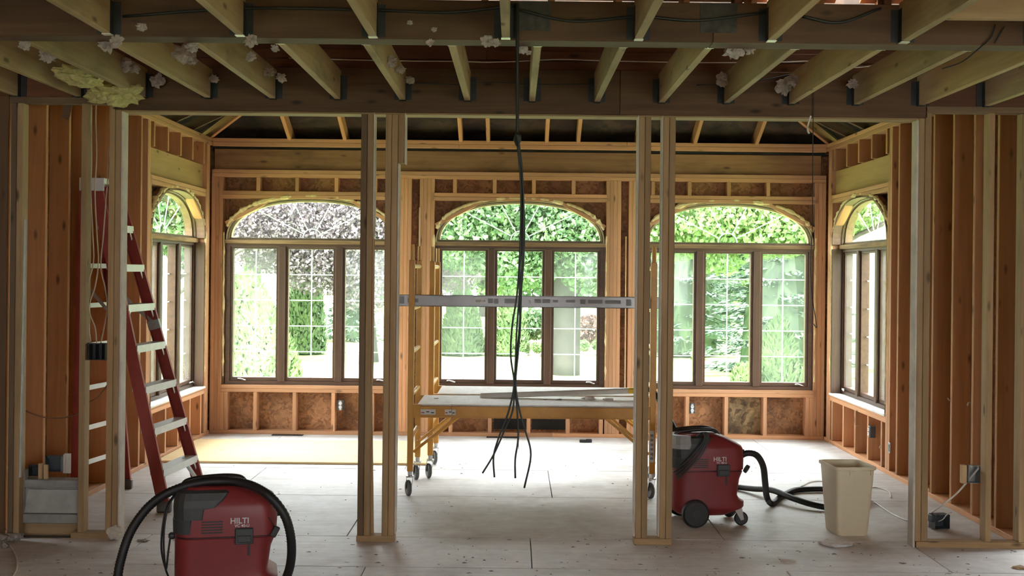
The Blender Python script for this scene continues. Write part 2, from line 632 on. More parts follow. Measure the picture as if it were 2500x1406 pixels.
# ================================================================== FLOOR
floor = empty('floor', (0, 0, 0), 0, 'dusty pale plywood subfloor of the gutted rooms', 'floor', None, 'structure')
bx('floor_base', -5.0, 5.0, -2.6, 7.62, -0.12, -0.021, 'rim_wood', floor, 0)
bx('floor_base', -3.42, 3.42, 7.62, YB + 0.16, -0.12, -0.021, 'rim_wood', floor, 0)
rows = [(-2.6, -1.3, 0.2), (-1.3, -0.1, 1.2), (-0.1, 1.1, 0.1), (1.1, 2.3, 1.3), (2.3, 3.5, 0.4), (3.5, 4.7, 1.5), (4.7, 5.75, 0.75),
        (5.75, 6.84, -0.85), (6.84, 7.62, 0.115), (7.62, 9.0, -1.07), (9.0, 10.22, 0.3), (10.22, 11.44, 1.5), (11.44, YB + 0.15, 0.05)]
for (ya, yb, off) in rows:
    lim = 5.0 if ya < 7.4 else 3.42
    xs = sorted([x for x in (off + 2.44 * k for k in range(-4, 5)) if -lim + 0.1 < x < lim - 0.1])
    xs = [-lim] + xs + [lim]
    for xa, xb in zip(xs[:-1], xs[1:]):
        bx('floor_panel', xa + 0.003, xb - 0.003, ya + 0.0045, yb - 0.0045, -0.0205, 0.0, 'subfloor', floor, 0.002)

# ================================================================== WINDOWS
W2 = 0.885
ZS, ZT, ZA, RISE = 0.515, 1.985, 2.03, 0.44
def make_window(n, loc, rz, recess, label, screens=(0, 2)):
    w = empty('window_%d' % n, loc, rz, label, 'window', None, 'structure')
    y0, y1 = recess, recess + 0.10
    # extension jambs (reveal) of casement part and arch
    if recess > 0.05:
        bx('jamb_extension', -W2, -W2 + 0.02, 0.0, y0, ZS, ZT, 'window_wood', w)
        bx('jamb_extension', W2 - 0.02, W2, 0.0, y0, ZS, ZT, 'window_wood', w)
        ring('arch_reveal', arc(0, ZA, W2, RISE), arc(0, ZA, W2 - 0.018, RISE - 0.018), 0.0, y0, 'reveal_wood', w, closed=False)
        bx('sill_board', -W2 - 0.02, W2 + 0.02, -0.015, y0 + 0.02, ZS - 0.02, ZS, 'sill_white', w)
    # casement frame, mullions
    ring('casement_frame', rect(-W2, W2, ZS, ZT), rect(-W2 + 0.045, W2 - 0.045, ZS + 0.035, ZT - 0.03), y0, y1, 'window_wood', w)
    pw = 0.525
    xm = [-(pw + 0.07) , 0.0, (pw + 0.07)]
    for s in (-1, 1):
        bx('mullion', s * (pw / 2 + 0.035) - 0.035, s * (pw / 2 + 0.035) + 0.035, y0 - 0.012, y1, ZS + 0.03, ZT - 0.025, 'window_wood', w)
    zs0, zs1 = ZS + 0.038, ZT - 0.032
    for i, x in enumerate(xm):
        xa, xb = x - pw / 2 + 0.001, x + pw / 2 - 0.001
        if i == 0:
            xa = max(xa, -W2 + 0.047)
        if i == 2:
            xb = min(xb, W2 - 0.047)
        sash = ring('sash', rect(xa, xb, zs0, zs1), rect(xa + 0.026, xb - 0.026, zs0 + 0.035, zs1 - 0.02), y0 + 0.015, y1 - 0.01, 'window_wood', w)
        ga, gb, gz0, gz1 = xa + 0.024, xb - 0.024, zs0 + 0.033, zs1 - 0.018
        mesh('pane', [(ga, y0 + 0.066, gz0), (gb, y0 + 0.066, gz0), (gb, y0 + 0.066, gz1), (ga, y0 + 0.066, gz1)], [(0, 1, 2, 3)], 'window_glass', sash)
        bx('muntin', (ga + gb) / 2 - 0.006, (ga + gb) / 2 + 0.006, y0 + 0.068, y0 + 0.076, gz0, gz1, 'muntin_plastic', sash, 0.002)
        for k in range(1, 5):
            z = gz0 + (gz1 - gz0) * k / 5
            bx('muntin', ga, gb, y0 + 0.068, y0 + 0.076, z - 0.0055, z + 0.0055, 'muntin_plastic', sash, 0.002)
        if i in screens:
            mesh('screen', [(ga, y0 + 0.03, gz0), (gb, y0 + 0.03, gz0), (gb, y0 + 0.03, gz1), (ga, y0 + 0.03, gz1)], [(0, 1, 2, 3)], 'insect_screen', sash)
            hx = xa + 0.09 if i == 0 else xb - 0.13
            tube('crank', [(hx, y0 + 0.004, zs0 + 0.008), (hx, y0 - 0.022, zs0 + 0.02), (hx + 0.03, y0 - 0.03, zs0 + 0.022), (hx + 0.085, y0 - 0.028, zs0 + 0.006)], 0.007, 'chrome', sash, 6, 3)
    # transom rail and arched transom
    bx('transom_rail', -W2 - 0.01, W2 + 0.01, y0 - 0.03, y1, ZT, ZA - 0.005, 'worn_wood', w)
    tr = ring('arch_frame', arc(0, ZA, W2, RISE), arc(0, ZA, W2 - 0.03, RISE - 0.026), y0 - 0.01, y1, 'arch_dark', w, closed=False)
    ring('arch_bead', arc(0, ZA, W2 - 0.004, RISE - 0.004), arc(0, ZA, W2 - 0.014, RISE - 0.013), y0 - 0.022, y0 - 0.008, 'arch_brass', tr, closed=False)
    ring('arch_bead', arc(0, ZA, W2 - 0.028, RISE - 0.024), arc(0, ZA, W2 - 0.047, RISE - 0.042), y0 + 0.02, y1 - 0.01, 'reveal_wood' if recess > 0.05 else 'arch_brass', tr, closed=False)
    bx('transom_sill', -W2 + 0.02, W2 - 0.02, y0 + 0.01, y1, ZA - 0.006, ZA + 0.018, 'arch_dark', tr)
    pts = arc(0, ZA + 0.016, W2 - 0.045, RISE - 0.056)
    mesh('transom_pane', [(a, y0 + 0.066, b) for a, b in pts], [tuple(range(len(pts)))], 'window_glass', tr)
    hub = arc(0, ZA + 0.018, 0.105, 0.105, 14, power=2)
    ring('hub_muntin', hub, arc(0, ZA + 0.018, 0.094, 0.094, 14, power=2), y0 + 0.068, y0 + 0.076, 'muntin_plastic', tr, closed=False)
    for ang in (27, 62, 118, 153):
        t = math.radians(ang)
        dx_, dz_ = math.cos(t), math.sin(t)
        e = 2.25
        L = 1.0 / ((abs(dx_) / (W2 - 0.05)) ** e + (dz_ / (RISE - 0.06)) ** e) ** (1 / e)
        beam('sunburst_muntin', (0.1 * dx_, y0 + 0.072, ZA + 0.018 + 0.1 * dz_), (L * dx_, y0 + 0.072, ZA + 0.016 + L * dz_), 0.008, 0.011, 'muntin_plastic', tr, (dz_, 0, -dx_), 0.002)
    # spray foam squeezed out round the arch
    for k in range(3):
        t0 = (0.25, 1.1, 2.1)[k]
        t1 = (1.05, 2.2, 2.9)[k]
        ar = arc(0, ZA, W2 + 0.012, RISE + 0.012, 22, t0, t1)
        path = [Vector((a, 0.012 + 0.01 * rnd.random(), b + 0.004)) for a, b in ar]
        rad = [0.010 + 0.026 * max(0, mnoise.noise(Vector((i * 0.45 + n * 9, k * 5.0, 1.3)))) + 0.008 * rnd.random() for i in range(len(path))]
        v, f = tube_geo(path, rad, 7)
        mesh('foam_bead', v, f, 'foam', w)
    for s in (-1, 1):
        path = [Vector((s * (W2 + 0.012 + 0.006 * rnd.random()), 0.0, 0.6 + 1.5 * i / 30)) for i in range(31)]
        rad = [0.004 + 0.02 * max(0, mnoise.noise(Vector((i * 0.5 + n * 4, s * 3.0, 7.3)))) for i in range(31)]
        v, f = tube_geo(path, rad, 6)
        mesh('foam_bead', v, f, 'foam', w)
    return w

WC = (-2.14, 0.047, 2.23)        # centres of the back windows
make_window(1, (WC[0], YB, 0), 0, 0.035, 'arched three-casement window looking out on the purple-leaved tree')
make_window(2, (WC[1], YB, 0), 0, 0.035, 'arched three-casement window behind the scaffolds and hanging cables')
make_window(3, (WC[2], YB, 0), 0, 0.035, 'arched three-casement window looking out on the spruces')
SWL, SWR = -1.12, 1.13           # centres of the side windows along their walls
make_window(4, (XL, YB + SWL, 0), PI / 2, 0.10, 'deep-set arched window in the side wall beside the red stepladder')
make_window(5, (XR, YB - SWR, 0), -PI / 2, 0.10, 'deep-set arched window in the side wall by the waste bin')

# ================================================================== SUNROOM WALLS
def arch_sheathing(root, c, m):
    """sheathing left standing in the two corners above the arch"""
    for s in (-1, 1):
        half = [(c + s * (x), z) for x, z in arc(0, ZA, W2, RISE, 14, PI / 2, 0.0)]
        poly = half + [(c + s * (W2 + 0.02), ZA), (c + s * (W2 + 0.02), 2.55), (c, 2.55)]
        v = [(x, 0.142, z) for x, z in poly]
        # fan-free strip between the arch and the rectangle
        vv, ff = [], []
        top = [(c + s * (W2 + 0.02) * i / 14, 2.55) for i in range(15)]
        for (a, b), (d, e) in zip(half, top):
            vv += [(a, 0.142, b), (max(min(a, d), d) if False else a, 0.142, 2.55)]
        for i in range(14):
            ff.append((2 * i, 2 * i + 2, 2 * i + 3, 2 * i + 1))
        o = mesh('sheathing_panel', vv, ff, m, root)
        mod = o.modifiers.new('thickness', 'SOLIDIFY')
        mod.thickness = 0.012
        mod.offset = 0
        bx('sheathing_panel', c + s * W2, c + s * (W2 + 0.025), 0.137, 0.149, ZA, 2.55, m, root, 0)

def window_framing(root, c, wm, cripples, above, low_m):
    # plates over the arch
    bx('arch_plate', c - 0.93, c + 0.93, 0.0, 0.14, 2.497, 2.535, wm, root)
    bx('arch_plate', c - 0.93, c + 0.93, 0.0, 0.14, 2.456, 2.495, wm, root)
    for x in above:
        bx('cripple', x - 0.019, x + 0.019, 0.0, 0.14, 2.535, 2.68, wm, root)
    for s in (-1, 1):
        beam('corner_brace', (c + s * (W2 + 0.005), 0.05, 2.195), (c + s * 0.40, 0.05, 2.455), 0.085, 0.038, wm, root, (0, 0, 1))
    # sill plate and cripples under the window
    bx('sill_plate', c - 0.92, c + 0.92, 0.0, 0.14, 0.475, 0.512, wm, root)
    bx('sill_plate', c - 0.92, c + 0.92, 0.0, 0.14, 0.437, 0.474, wm, root)
    for x in cripples:
        bx('cripple', x - 0.019, x + 0.019, 0.0, 0.14, 0.038, 0.437, wm, root)
    arch_sheathing(root, c, low_m)

# ---- back wall
wb = empty('wall_back', (0, YB, 0), 0, 'back wall of open studs and stained sheathing around three arched windows', 'wall', None, 'structure')
for z0, z1, cut in ((3.045, 3.083, 1.15), (3.0, 3.043, -0.6)):
    bx('top_plate', XL, cut, 0, 0.14, z0, z1, 'stud_wood', wb)
    bx('top_plate', cut + 0.002, XR, 0, 0.14, z0, z1, 'stud_wood', wb)
bx('dark_gap_strip', XL, XR, 0.05, 0.06, 2.955, 3.0, 'tar_gap_black', wb)  # near-black strip painting the open gap above the header dark
bx('header_board', XL + 0.02, 1.26, 0.03, 0.12, 2.757, 2.972, 'header_wood', wb)
bx('header_board', 1.262, XR - 0.05, 0.03, 0.12, 2.757, 2.965, 'header_wood', wb)
for z0, z1 in ((2.719, 2.757), (2.68, 2.718)):
    bx('header_plate', XL, XR, 0, 0.14, z0, z1, 'stud_wood', wb)
bx('bottom_plate', XL, 0.4, 0, 0.14, 0.0, 0.038, 'stud_wood', wb)
bx('bottom_plate', 0.402, XR, 0, 0.14, 0.0, 0.038, 'stud_wood', wb)
cr_low = [(-2.70, -2.29, -1.885, -1.48), (-0.66, -0.25, 0.155, 0.565), (1.40, 1.81, 2.215, 2.62)]
cr_up = [(-2.69, -2.285, -1.875, -1.47), (-0.64, -0.225, 0.185, 0.60), (1.43, 1.81, 2.22, 2.63)]
for c, cl, cu_ in zip(WC, cr_low, cr_up):
    window_framing(wb, c, 'stud_wood', cl, cu_, 'sheathing')
def studs(root, xa, n, z1, m, s=1, z0=0.038):
    for k in range(n):
        x = xa + s * (0.019 + 0.0385 * k)
        bx('stud', x - 0.019, x + 0.019, 0, 0.14, z0, z1, m, root)
studs(wb, XL, 3, 2.68, 'stud_wood')
studs(wb, WC[0] - W2 - 0.04, 2, 0.437, 'stud_wood')
studs(wb, WC[0] + W2 + 0.012, 4, 2.68, 'stud_wood')
studs(wb, WC[1] - W2 - 0.012, 4, 2.68, 'stud_wood', -1)
studs(wb, WC[1] + W2 + 0.012, 4, 2.68, 'stud_wood')
studs(wb, WC[2] - W2 - 0.012, 4, 2.68, 'stud_wood', -1)
studs(wb, XR, 3, 2.68, 'stud_wood', -1)
studs(wb, WC[2] + W2 + 0.005, 2, 0.437, 'stud_wood', -1)
studs(wb, WC[0] + W2 - 0.04, 1, 0.437, 'stud_wood')
studs(wb, WC[1] - W2, 1, 0.437, 'stud_wood')
studs(wb, WC[1] + W2 - 0.04, 1, 0.437, 'stud_wood')
studs(wb, WC[2] - W2, 1, 0.437, 'stud_wood')
# sheathing sheets
for xa, xb in ((XL - 0.14, -0.92), (-0.919, 1.02), (1.021, XR + 0.14)):
    bx('sheathing_panel', xa, xb, 0.14, 0.152, -0.02, ZS + 0.02, 'sheathing', wb, 0)
    bx('sheathing_panel', xa, xb, 0.14, 0.152, 2.545, 3.05, 'sheathing', wb, 0)
for xa, xb in ((XL - 0.14, WC[0] - W2), (WC[0] + W2, WC[1] - W2), (WC[1] + W2, WC[2] - W2), (WC[2] + W2, XR + 0.14)):
    bx('sheathing_panel', xa, xb, 0.138, 0.15, ZS, 2.545, 'sheathing', wb, 0)
# stained piece of sheathing low in the bay under the right window
bx('mould_patch', 2.236, 2.60, 0.134, 0.14, 0.04, 0.435, 'mould_sheathing', wb, 0)
for xa, xb in ((0.19, 0.55), (-0.21, 0.14)):
    bx('tar_patch', xa, xb, 0.132, 0.139, 0.06, 0.3, 'tar_gap_black', wb, 0)
# thin shims left in the gaps between the stud packs
beam('shim', (-1.0, -0.006, 0.6), (-1.0, -0.006, 2.38), 0.008, 0.02, 'lath_wood', wb, (1, 0, 0))
beam('shim', (1.155, -0.006, 0.5), (1.15, -0.006, 2.1), 0.008, 0.012, 'lath_wood', wb, (1, 0, 0))

# ---- side walls: local x runs along the wall from the back corner, local y points outside
def side_wall(name, X, s, c, stud_x, blocks, label):
    w = empty(name, (X, YB, 0), -s * PI / 2, label, 'wall', None, 'structure')
    E = s * 4.79
    lo, hi = min(0, E), max(0, E)
    sm = 'side_stud_wood'
    for z0, z1 in ((3.043, 3.081), (3.003, 3.041)):
        bx('top_plate', lo, hi, 0, 0.14, z0, z1, 'stud_wood', w)
    bx('bottom_plate', lo, hi, 0, 0.14, 0, 0.038, 'stud_wood', w)
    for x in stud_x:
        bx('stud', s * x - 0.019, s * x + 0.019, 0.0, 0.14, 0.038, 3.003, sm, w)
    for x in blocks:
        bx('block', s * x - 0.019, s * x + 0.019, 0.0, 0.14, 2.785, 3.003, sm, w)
    a, b = sorted((s * 0.13, s * 2.08))
    bx('header_board', a, b, 0.045, 0.135, 2.54, 2.785, 'ply_wood', w)
    window_framing(w, c, 'stud_wood', [c + d for d in (-0.83, -0.42, -0.02, 0.39, 0.79)], [], 'sheathing_side')
    # jack studs at both jambs, king studs, corner studs
    for k in range(3):
        x = c + s * (W2 + 0.032 + 0.0385 * k)
        bx('stud', x - 0.019, x + 0.019, 0, 0.14, 0.038, 2.54 if k < 1 else 3.003, 'stud_wood', w)
    for k in range(4):
        x = c - s * (W2 + 0.032 + 0.0385 * k)
        bx('stud', x - 0.019, x + 0.019, 0, 0.14, 0.038, 2.54 if k < 1 else 3.003, 'stud_wood', w)
    # sheathing
    cuts = [W2 + abs(c)]
    x = cuts[0]
    while x < 4.79:
        x2 = min(x + 1.22, 4.79)
        a, b = sorted((s * x, s * x2))
        bx('sheathing_panel', a + 0.001, b - 0.001, 0.14, 0.152, -0.02, 3.1, 'sheathing_side', w, 0)
        x = x2
    a, b = sorted((-s * 0.15, c - s * W2))
    bx('sheathing_panel', a, b, 0.14, 0.152, -0.02, 3.1, 'sheathing_side', w, 0)
    bx('sheathing_panel', c - W2, c + W2, 0.14, 0.152, -0.02, ZS + 0.02, 'sheathing_side', w, 0)
    bx('sheathing_panel', c - W2, c + W2, 0.14, 0.152, 2.545, 3.1, 'sheathing_side', w, 0)
    return w
wl = side_wall('wall_left', XL, -1, SWL, (2.30, 2.68, 3.09, 3.50, 3.91, 4.32, 4.73), (0.30, 0.72, 1.13, 1.54, 1.95),
               'side wall of open orange studs behind the red stepladder')
wr = side_wall('wall_right', XR, 1, SWR, (2.33, 2.75, 3.16, 3.57, 3.97, 4.385, 4.77), (0.30, 0.74, 1.14, 1.55, 1.98),
               'side wall of open orange studs behind the waste bin')

# ================================================================== PARTITION
wp = empty('wall_partition', (0, YP, 0), 0, 'open stud partition with wide openings under a long header beam', 'wall', None, 'structure')
D = 0.089
def post(x0, x1, z1, m='post_wood', z0=0.038):
    bx('stud', x0, x1, 0, D, z0, z1, m, wp)
ZH = 2.718
post(-2.757, -2.719, ZC - 0.04)                       # single stud of the narrow bay
post(-2.581, -2.543, ZC - 0.04); post(-2.541, -2.503, ZH)
bx('bottom_plate', -2.80, -2.500, 0, D, -0.002, 0.038, 'post_wood', wp)
bx('drywall_edge', -2.502, -2.489, -0.006, D + 0.004, 0.0, ZH - 0.01, 'drywall', wp)
post(-3.165, -3.127, ZC - 0.04, 'post_wood', 0.0); post(-3.205, -3.167, ZC - 0.04, 'dark_post_wood', 0.0)
bx('dark_slot_strip', -3.12, -2.80, 0.02, 0.07, -0.001, 0.004, 'black_plastic', wp, 0)  # flat black strip standing in for the darkness of an open floor slot
bx('top_plate', -3.21, -2.543, 0, D, ZC - 0.04, ZC, 'dark_post_wood', wp)
# middle pairs
post(-0.985, -0.947, ZH, 'dark_post_wood'); post(-0.945, -0.907, ZH)
post(-0.830, -0.792, ZH); post(-0.790, -0.752, ZH)
bx('bottom_plate', -0.990, -0.748, -0.002, D, -0.002, 0.038, 'post_wood', wp)
bx('packer', -0.750, -0.710, 0.0, D, 2.40, ZH, 'post_wood', wp)
bx('drywall_edge', -0.750, -0.741, -0.004, D, 0.05, 2.398, 'drywall', wp)
bx('drywall_edge', -0.709, -0.701, -0.004, D, 2.395, ZH, 'drywall', wp)
bx('drywall_edge', -0.906, -0.897, -0.004, D, 1.95, ZH, 'drywall', wp)
bx('lath', -0.905, -0.893, -0.004, 0.02, 1.0, 1.92, 'lath_wood', wp)
post(0.776, 0.813, ZH); post(0.815, 0.852, ZH)
post(0.929, 0.967, ZH); post(0.969, 1.007, ZH)
bx('bottom_plate', 0.768, 1.010, -0.002, D, -0.002, 0.038, 'post_wood', wp)
bx('drywall_edge', 0.766, 0.775, -0.004, D, 0.05, ZH, 'drywall', wp)
bx('drywall_edge', 0.920, 0.928, -0.004, D, 0.05, ZH, 'drywall', wp)
# end of the opening on the bin side
bx('drywall_edge', 2.532, 2.546, -0.006, D + 0.004, 0, ZH - 0.01, 'drywall', wp)
post(2.547, 2.585, ZH); post(2.587, 2.628, ZC - 0.04)
post(2.992, 3.030, ZC - 0.04)
post(3.204, 3.242, ZC - 0.04); post(3.244, 3.30, ZC - 0.04, 'post_wood', 0.0)
bx('bottom_plate', 2.556, 3.62, -0.002, D, -0.002, 0.038, 'post_wood', wp)
bx('top_plate', 2.587, 3.62, 0, D, ZC - 0.04, ZC, 'dark_post_wood', wp)
# header beam and the boards above it
bx('header_beam', -2.56, 0.65, 0.0, 0.13, ZH, 3.0, 'beam_wood', wp)
bx('header_beam', 0.652, 2.60, 0.0, 0.13, ZH, 3.0, 'beam_wood', wp)
bx('header_plate', -2.50, 2.545, -0.004, 0.14, ZH - 0.012, ZH, 'post_wood', wp)
bx('rim_board', -5.0, -2.562, 0.02, 0.12, ZC, 3.0, 'rim_wood', wp)
bx('rim_board', 2.602, 5.0, 0.02, 0.12, ZC, 3.0, 'rim_wood', wp)
for k, (z0, z1, y) in enumerate(((3.002, 3.06, 0.03), (3.062, 3.12, 0.02), (3.122, 3.30, 0.05), (3.302, 3.42, 0.03))):
    bx('rim_board', -5.0, 0.6 - 0.8 * k, y, 0.14, z0, z1, 'rim_wood', wp)
    bx('rim_board', 0.602 - 0.8 * k, 5.0, y, 0.14, z0, z1, 'rim_wood', wp)
# solid plywood leaf beyond the corner stud, and its unseen continuation
bx('plywood_panel', -5.0, -3.207, -0.03, -0.012, 0, ZC, 'brown_ply', wp)
bx('plywood_panel', 3.62, 5.0, 0.05, 0.07, 0, ZC, 'brown_ply', wp)

# ---- nearer room's other walls (behind and beside the camera)
wf = empty('wall_front', (0, -2.6, 0), 0, 'wall with wide window openings behind the viewer', 'wall', None, 'structure')
for xa, xb, za, zb in ((-5, 5, 0, 0.95), (-5, 5, 2.15, ZC), (-5, -3.4, 0.95, 2.15), (-2.1, 1.6, 0.95, 2.15), (4.4, 5, 0.95, 2.15)):
    bx('sheathing_panel', xa, xb, -0.05, 0.0, za, zb, 'sheathing_side', wf, 0)
for name, X in (('wall_west', -5.05), ('wall_east', 5.0)):
    w = empty(name, (X, 0, 0), 0, 'bare sheathed side wall of the nearer room, %s' % ('beyond the plywood' if X < 0 else 'beyond the partition plate'), 'wall', None, 'structure')
    for k in range(8):
        bx('sheathing_panel', 0, 0.05, -2.6 + 1.26 * k, -2.6 + 1.26 * (k + 1) - 0.002, -0.02, 3.5, 'sheathing_side', w, 0)

# ================================================================== CEILING JOISTS
ceil = empty('ceiling', (0, 0, 0), 0, 'open ceiling of pale joists hung from a dark front beam', 'ceiling', None, 'structure')
YF0, YF1 = 5.44, 5.585
bx('beam', -5.0, 0.9, YF0, YF1, 2.785, 2.968, 'beam_wood', ceil)
bx('beam', 0.902, 5.0, YF0, YF1, 2.785, 2.968, 'beam_wood', ceil)
def hanger(joist, L, end, seat='lit_seat_steel'):
    """steel joist hanger: seat under the joist end, two cheeks, two nailing flanges"""
    key = 'hanger%d' % end
    if key not in CACHE:
        bm = bmesh.new()
        def add(x0, x1, y0, y1, z0, z1):
            r = bmesh.ops.create_cube(bm, size=1.0)
            for v in r['verts']:
                v.co = Vector(((x0 + x1) / 2 + v.co.x * (x1 - x0), (y0 + y1) / 2 + v.co.y * (y1 - y0), (z0 + z1) / 2 + v.co.z * (z1 - z0)))
        for s in (-1, 1):
            add(-0.045 * (end < 0) , 0.045 * (end > 0), s * 0.0195 - 0.001, s * 0.0195 + 0.001, -0.093, 0.06)
            a, b = sorted((s * 0.02, s * 0.055))
            add(-0.002 if end > 0 else -0.001, 0.001 if end > 0 else 0.002, a, b, -0.09, 0.06)
        me = bpy.data.meshes.new(key)
        bm.to_mesh(me); bm.free()
        me.materials.append(mat('hanger_steel'))
        CACHE[key] = me
    o = bpy.data.objects.new('joist_hanger', CACHE[key])
    o.location = (-end * L / 2, 0, 0)
    link(o, joist)
    a, b = sorted((-end * L / 2, -end * (L / 2 - 0.04)))
    bx('hanger_seat', a, b, -0.021, 0.021, -0.0965, -0.0925, seat, joist, 0)
for k in range(-9, 9):
    X = 0.095 + 0.409 * k
    if k >= 7 or k <= -8:
        X += 0.01
    j = bx('joist', X - 0.019, X + 0.019, YF1, YP + (0.02 if abs(X) > 2.57 else 0.0), ZC, ZC + 0.185, 'joist_wood', ceil)
    L = YP - YF1
    hanger(j, L, 1)
    hanger(j, L, -1, 'hanger_steel')
for k in range(-7, 8):
    X = -0.055 + 0.61 * k
    j = bx('joist', X - 0.019, X + 0.019, -2.6, YF0, ZC - 0.004, ZC + 0.181, 'joist_wood', ceil)
    hanger(j, YF0 + 2.6, -1, 'lit_seat_steel')
bx('blocking', 1.80, 2.36, 4.93, 4.968, ZC, ZC + 0.185, 'post_wood', ceil)
bx('blocking', 2.40, 2.97, 4.95, 4.988, ZC, ZC + 0.185, 'post_wood', ceil)
bx('blocking', 3.01, 3.58, 4.93, 4.968, ZC, ZC + 0.185, 'post_wood', ceil)
# short studs standing on the front beam
for X in (0.62, 1.02, 1.71, 2.31, -0.72, -1.33):
    bx('cripple', X - 0.019, X + 0.019, YF0 + 0.02, YF0 + 0.109, 2.968, 3.5, 'rim_wood', ceil)
for xa, xb in ((0.84, 1.01), (0.0, 0.15)):
    bx('tar_patch', xa, xb, YF0 - 0.004, YF0, 2.83, 2.966, 'stain_grey', ceil, 0)

# ================================================================== ROOFS
rf = empty('roof', (0, 0, 0), 0, 'hipped roof over the windowed room, blackened deck on orange rafters', 'roof', None, 'structure')
SL = 0.45
XM = (XL + XR) / 2
HW = (XR - XL) / 2
def zback(y): return 3.23 + SL * (YB - y)
def zside(x): return 3.23 + SL * (HW - abs(x - XM))
OV = 0.45
yr = YB - HW              # end of the ridge
def quadm(name, pts, m, parent, th=0.015):
    pts = [Vector(p) for p in pts]
    n = (pts[1] - pts[0]).cross(pts[2] - pts[0]).normalized()
    if n.z < 0:
        n = -n
    v = pts + [p + n * th for p in pts]
    k = len(pts)
    f = [tuple(range(k)), tuple(range(k, 2 * k))[::-1]] + [(i, (i + 1) % k, k + (i + 1) % k, k + i) for i in range(k)]
    bm = bmesh.new()
    bv = [bm.verts.new(x) for x in v]
    for q in f:
        bm.faces.new([bv[i] for i in q])
    return obj_bm(name, bm, m, parent)
xe0, xe1 = XL - OV, XR + OV
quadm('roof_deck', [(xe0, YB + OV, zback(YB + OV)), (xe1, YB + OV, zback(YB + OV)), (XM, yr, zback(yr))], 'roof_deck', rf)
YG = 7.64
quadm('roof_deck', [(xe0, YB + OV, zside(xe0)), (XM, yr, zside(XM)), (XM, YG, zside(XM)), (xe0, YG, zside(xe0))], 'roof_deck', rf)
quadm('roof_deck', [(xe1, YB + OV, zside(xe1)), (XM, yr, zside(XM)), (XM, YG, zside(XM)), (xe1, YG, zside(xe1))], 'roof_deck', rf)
for px in (707, 842, 978, 1125, 1192, 1335, 1412, 1557, 1697, 1847):
    X = (px - 1261.4) * YB / FPX
    ye = YB - (HW - abs(X - XM)) + 0.05
    beam('rafter', (X, YB + 0.3, zback(YB + 0.3) - 0.085), (X, ye, zback(ye) - 0.085), 0.038, 0.14, 'rafter_wood', rf)
for s, X0 in ((-1, XL), (1, XR)):
    for k in range(1, 8):
        y = YB - 0.61 * k
        if y < YG + 0.1:
            break
        xe = X0 - s * min(HW, YB - y) + s * 0.05
        xo = X0 + s * 0.3
        beam('rafter', (xo, y, zside(xo) - 0.085), (xe, y, zside(xe) - 0.06), 0.038, 0.09, 'beam_wood', rf)
    beam('hip_rafter', (X0 + s * 0.2, YB + 0.2, zback(YB + 0.2) - 0.09), (XM + s * 0.02, yr + 0.02, zback(yr) - 0.06), 0.038, 0.10, 'rafter_wood', rf)
# triangular wall closing the roof towards the nearer room
plate('gable_panel', [(xe0, 3.03), (xe1, 3.03), (xe1, zside(xe1)), (XM, zside(XM) + 0.02), (xe0, zside(xe0))], YG - 0.02, YG, 'roof_deck', rf)
# soffits closing the overhang behind the plates
bx('soffit', xe0, xe1, YB + 0.14, YB + OV, 2.985, 3.0, 'siding_white', rf)
bx('soffit', xe0, XL - 0.14, YG, YB + OV, 2.97, 2.984, 'siding_white', rf)
bx('soffit', XR + 0.14, xe1, YG, YB + OV, 2.97, 2.984, 'siding_white', rf)
bx('fascia', xe0, xe1, YB + OV, YB + OV + 0.02, 2.97, 3.08, 'siding_white', rf)

mr = empty('roof_main', (0, 0, 0), 0, 'attic roof deck over the nearer room with daylight gaps', 'roof', None, 'structure')
def zm(y): return 3.47 + 0.42 * (7.6 - y)
segs = [(-5.1, -0.35), (-0.28, 1.60), (1.86, 2.04), (2.20, 2.50), (2.60, 5.1)]
for xa, xb in segs:
    quadm('attic_deck', [(xa, 7.6, zm(7.6)), (xb, 7.6, zm(7.6)), (xb, 7.43, zm(7.43)), (xa, 7.43, zm(7.43))], 'attic_deck', mr)
quadm('attic_deck', [(-5.1, 7.43, zm(7.43)), (5.1, 7.43, zm(7.43)), (5.1, 2.4, zm(2.4)), (-5.1, 2.4, zm(2.4))], 'attic_deck', mr)
quadm('attic_deck', [(-5.1, 2.4, zm(2.4)), (5.1, 2.4, zm(2.4)), (5.1, -2.9, zm(2.4) - 2.2), (-5.1, -2.9, zm(2.4) - 2.2)], 'attic_deck', mr)
for k in range(-11, 12):
    X = 0.21 + 0.42 * k
    beam('rafter', (X, 7.58, zm(7.58) - 0.09), (X, 2.45, zm(2.45) - 0.09), 0.038, 0.14, 'rafter_wood', mr)
for s in (-1, 1):
    plate('gable_panel', [(-2.9, 2.9), (7.62, 2.9), (7.62, zm(7.62)), (2.4, zm(2.4)), (-2.9, zm(2.4) - 2.2)], s * 5.06, s * 5.08, 'attic_deck', mr, 'yz')
bx('rear_panel', -5.1, 5.1, -2.92, -2.9, 2.7, zm(2.4) - 2.15, 'attic_deck', mr, 0)
bx('soffit', -5.1, 5.1, -2.92, -2.6, 2.74, 2.795, 'siding_white', mr, 0)

# ================================================================== STEPLADDER
def merge_boxes(name, boxes, m, parent=None, frame=None, bev=0.0):
    """several boxes (x0,x1,y0,y1,z0,z1) welded into one part"""
    bm = bmesh.new()
    for (x0, x1, y0, y1, z0, z1) in boxes:
        r = bmesh.ops.create_cube(bm, size=1.0)
        for v in r['verts']:
            v.co = Vector(((x0 + x1) / 2 + v.co.x * (x1 - x0), (y0 + y1) / 2 + v.co.y * (y1 - y0), (z0 + z1) / 2 + v.co.z * (z1 - z0)))
    if bev:
        bmesh.ops.bevel(bm, geom=list(bm.edges), offset=bev, segments=1, affect='EDGES')
    o = obj_bm(name, bm, m, parent)
    if frame is not None:
        o.matrix_local = frame
    return o

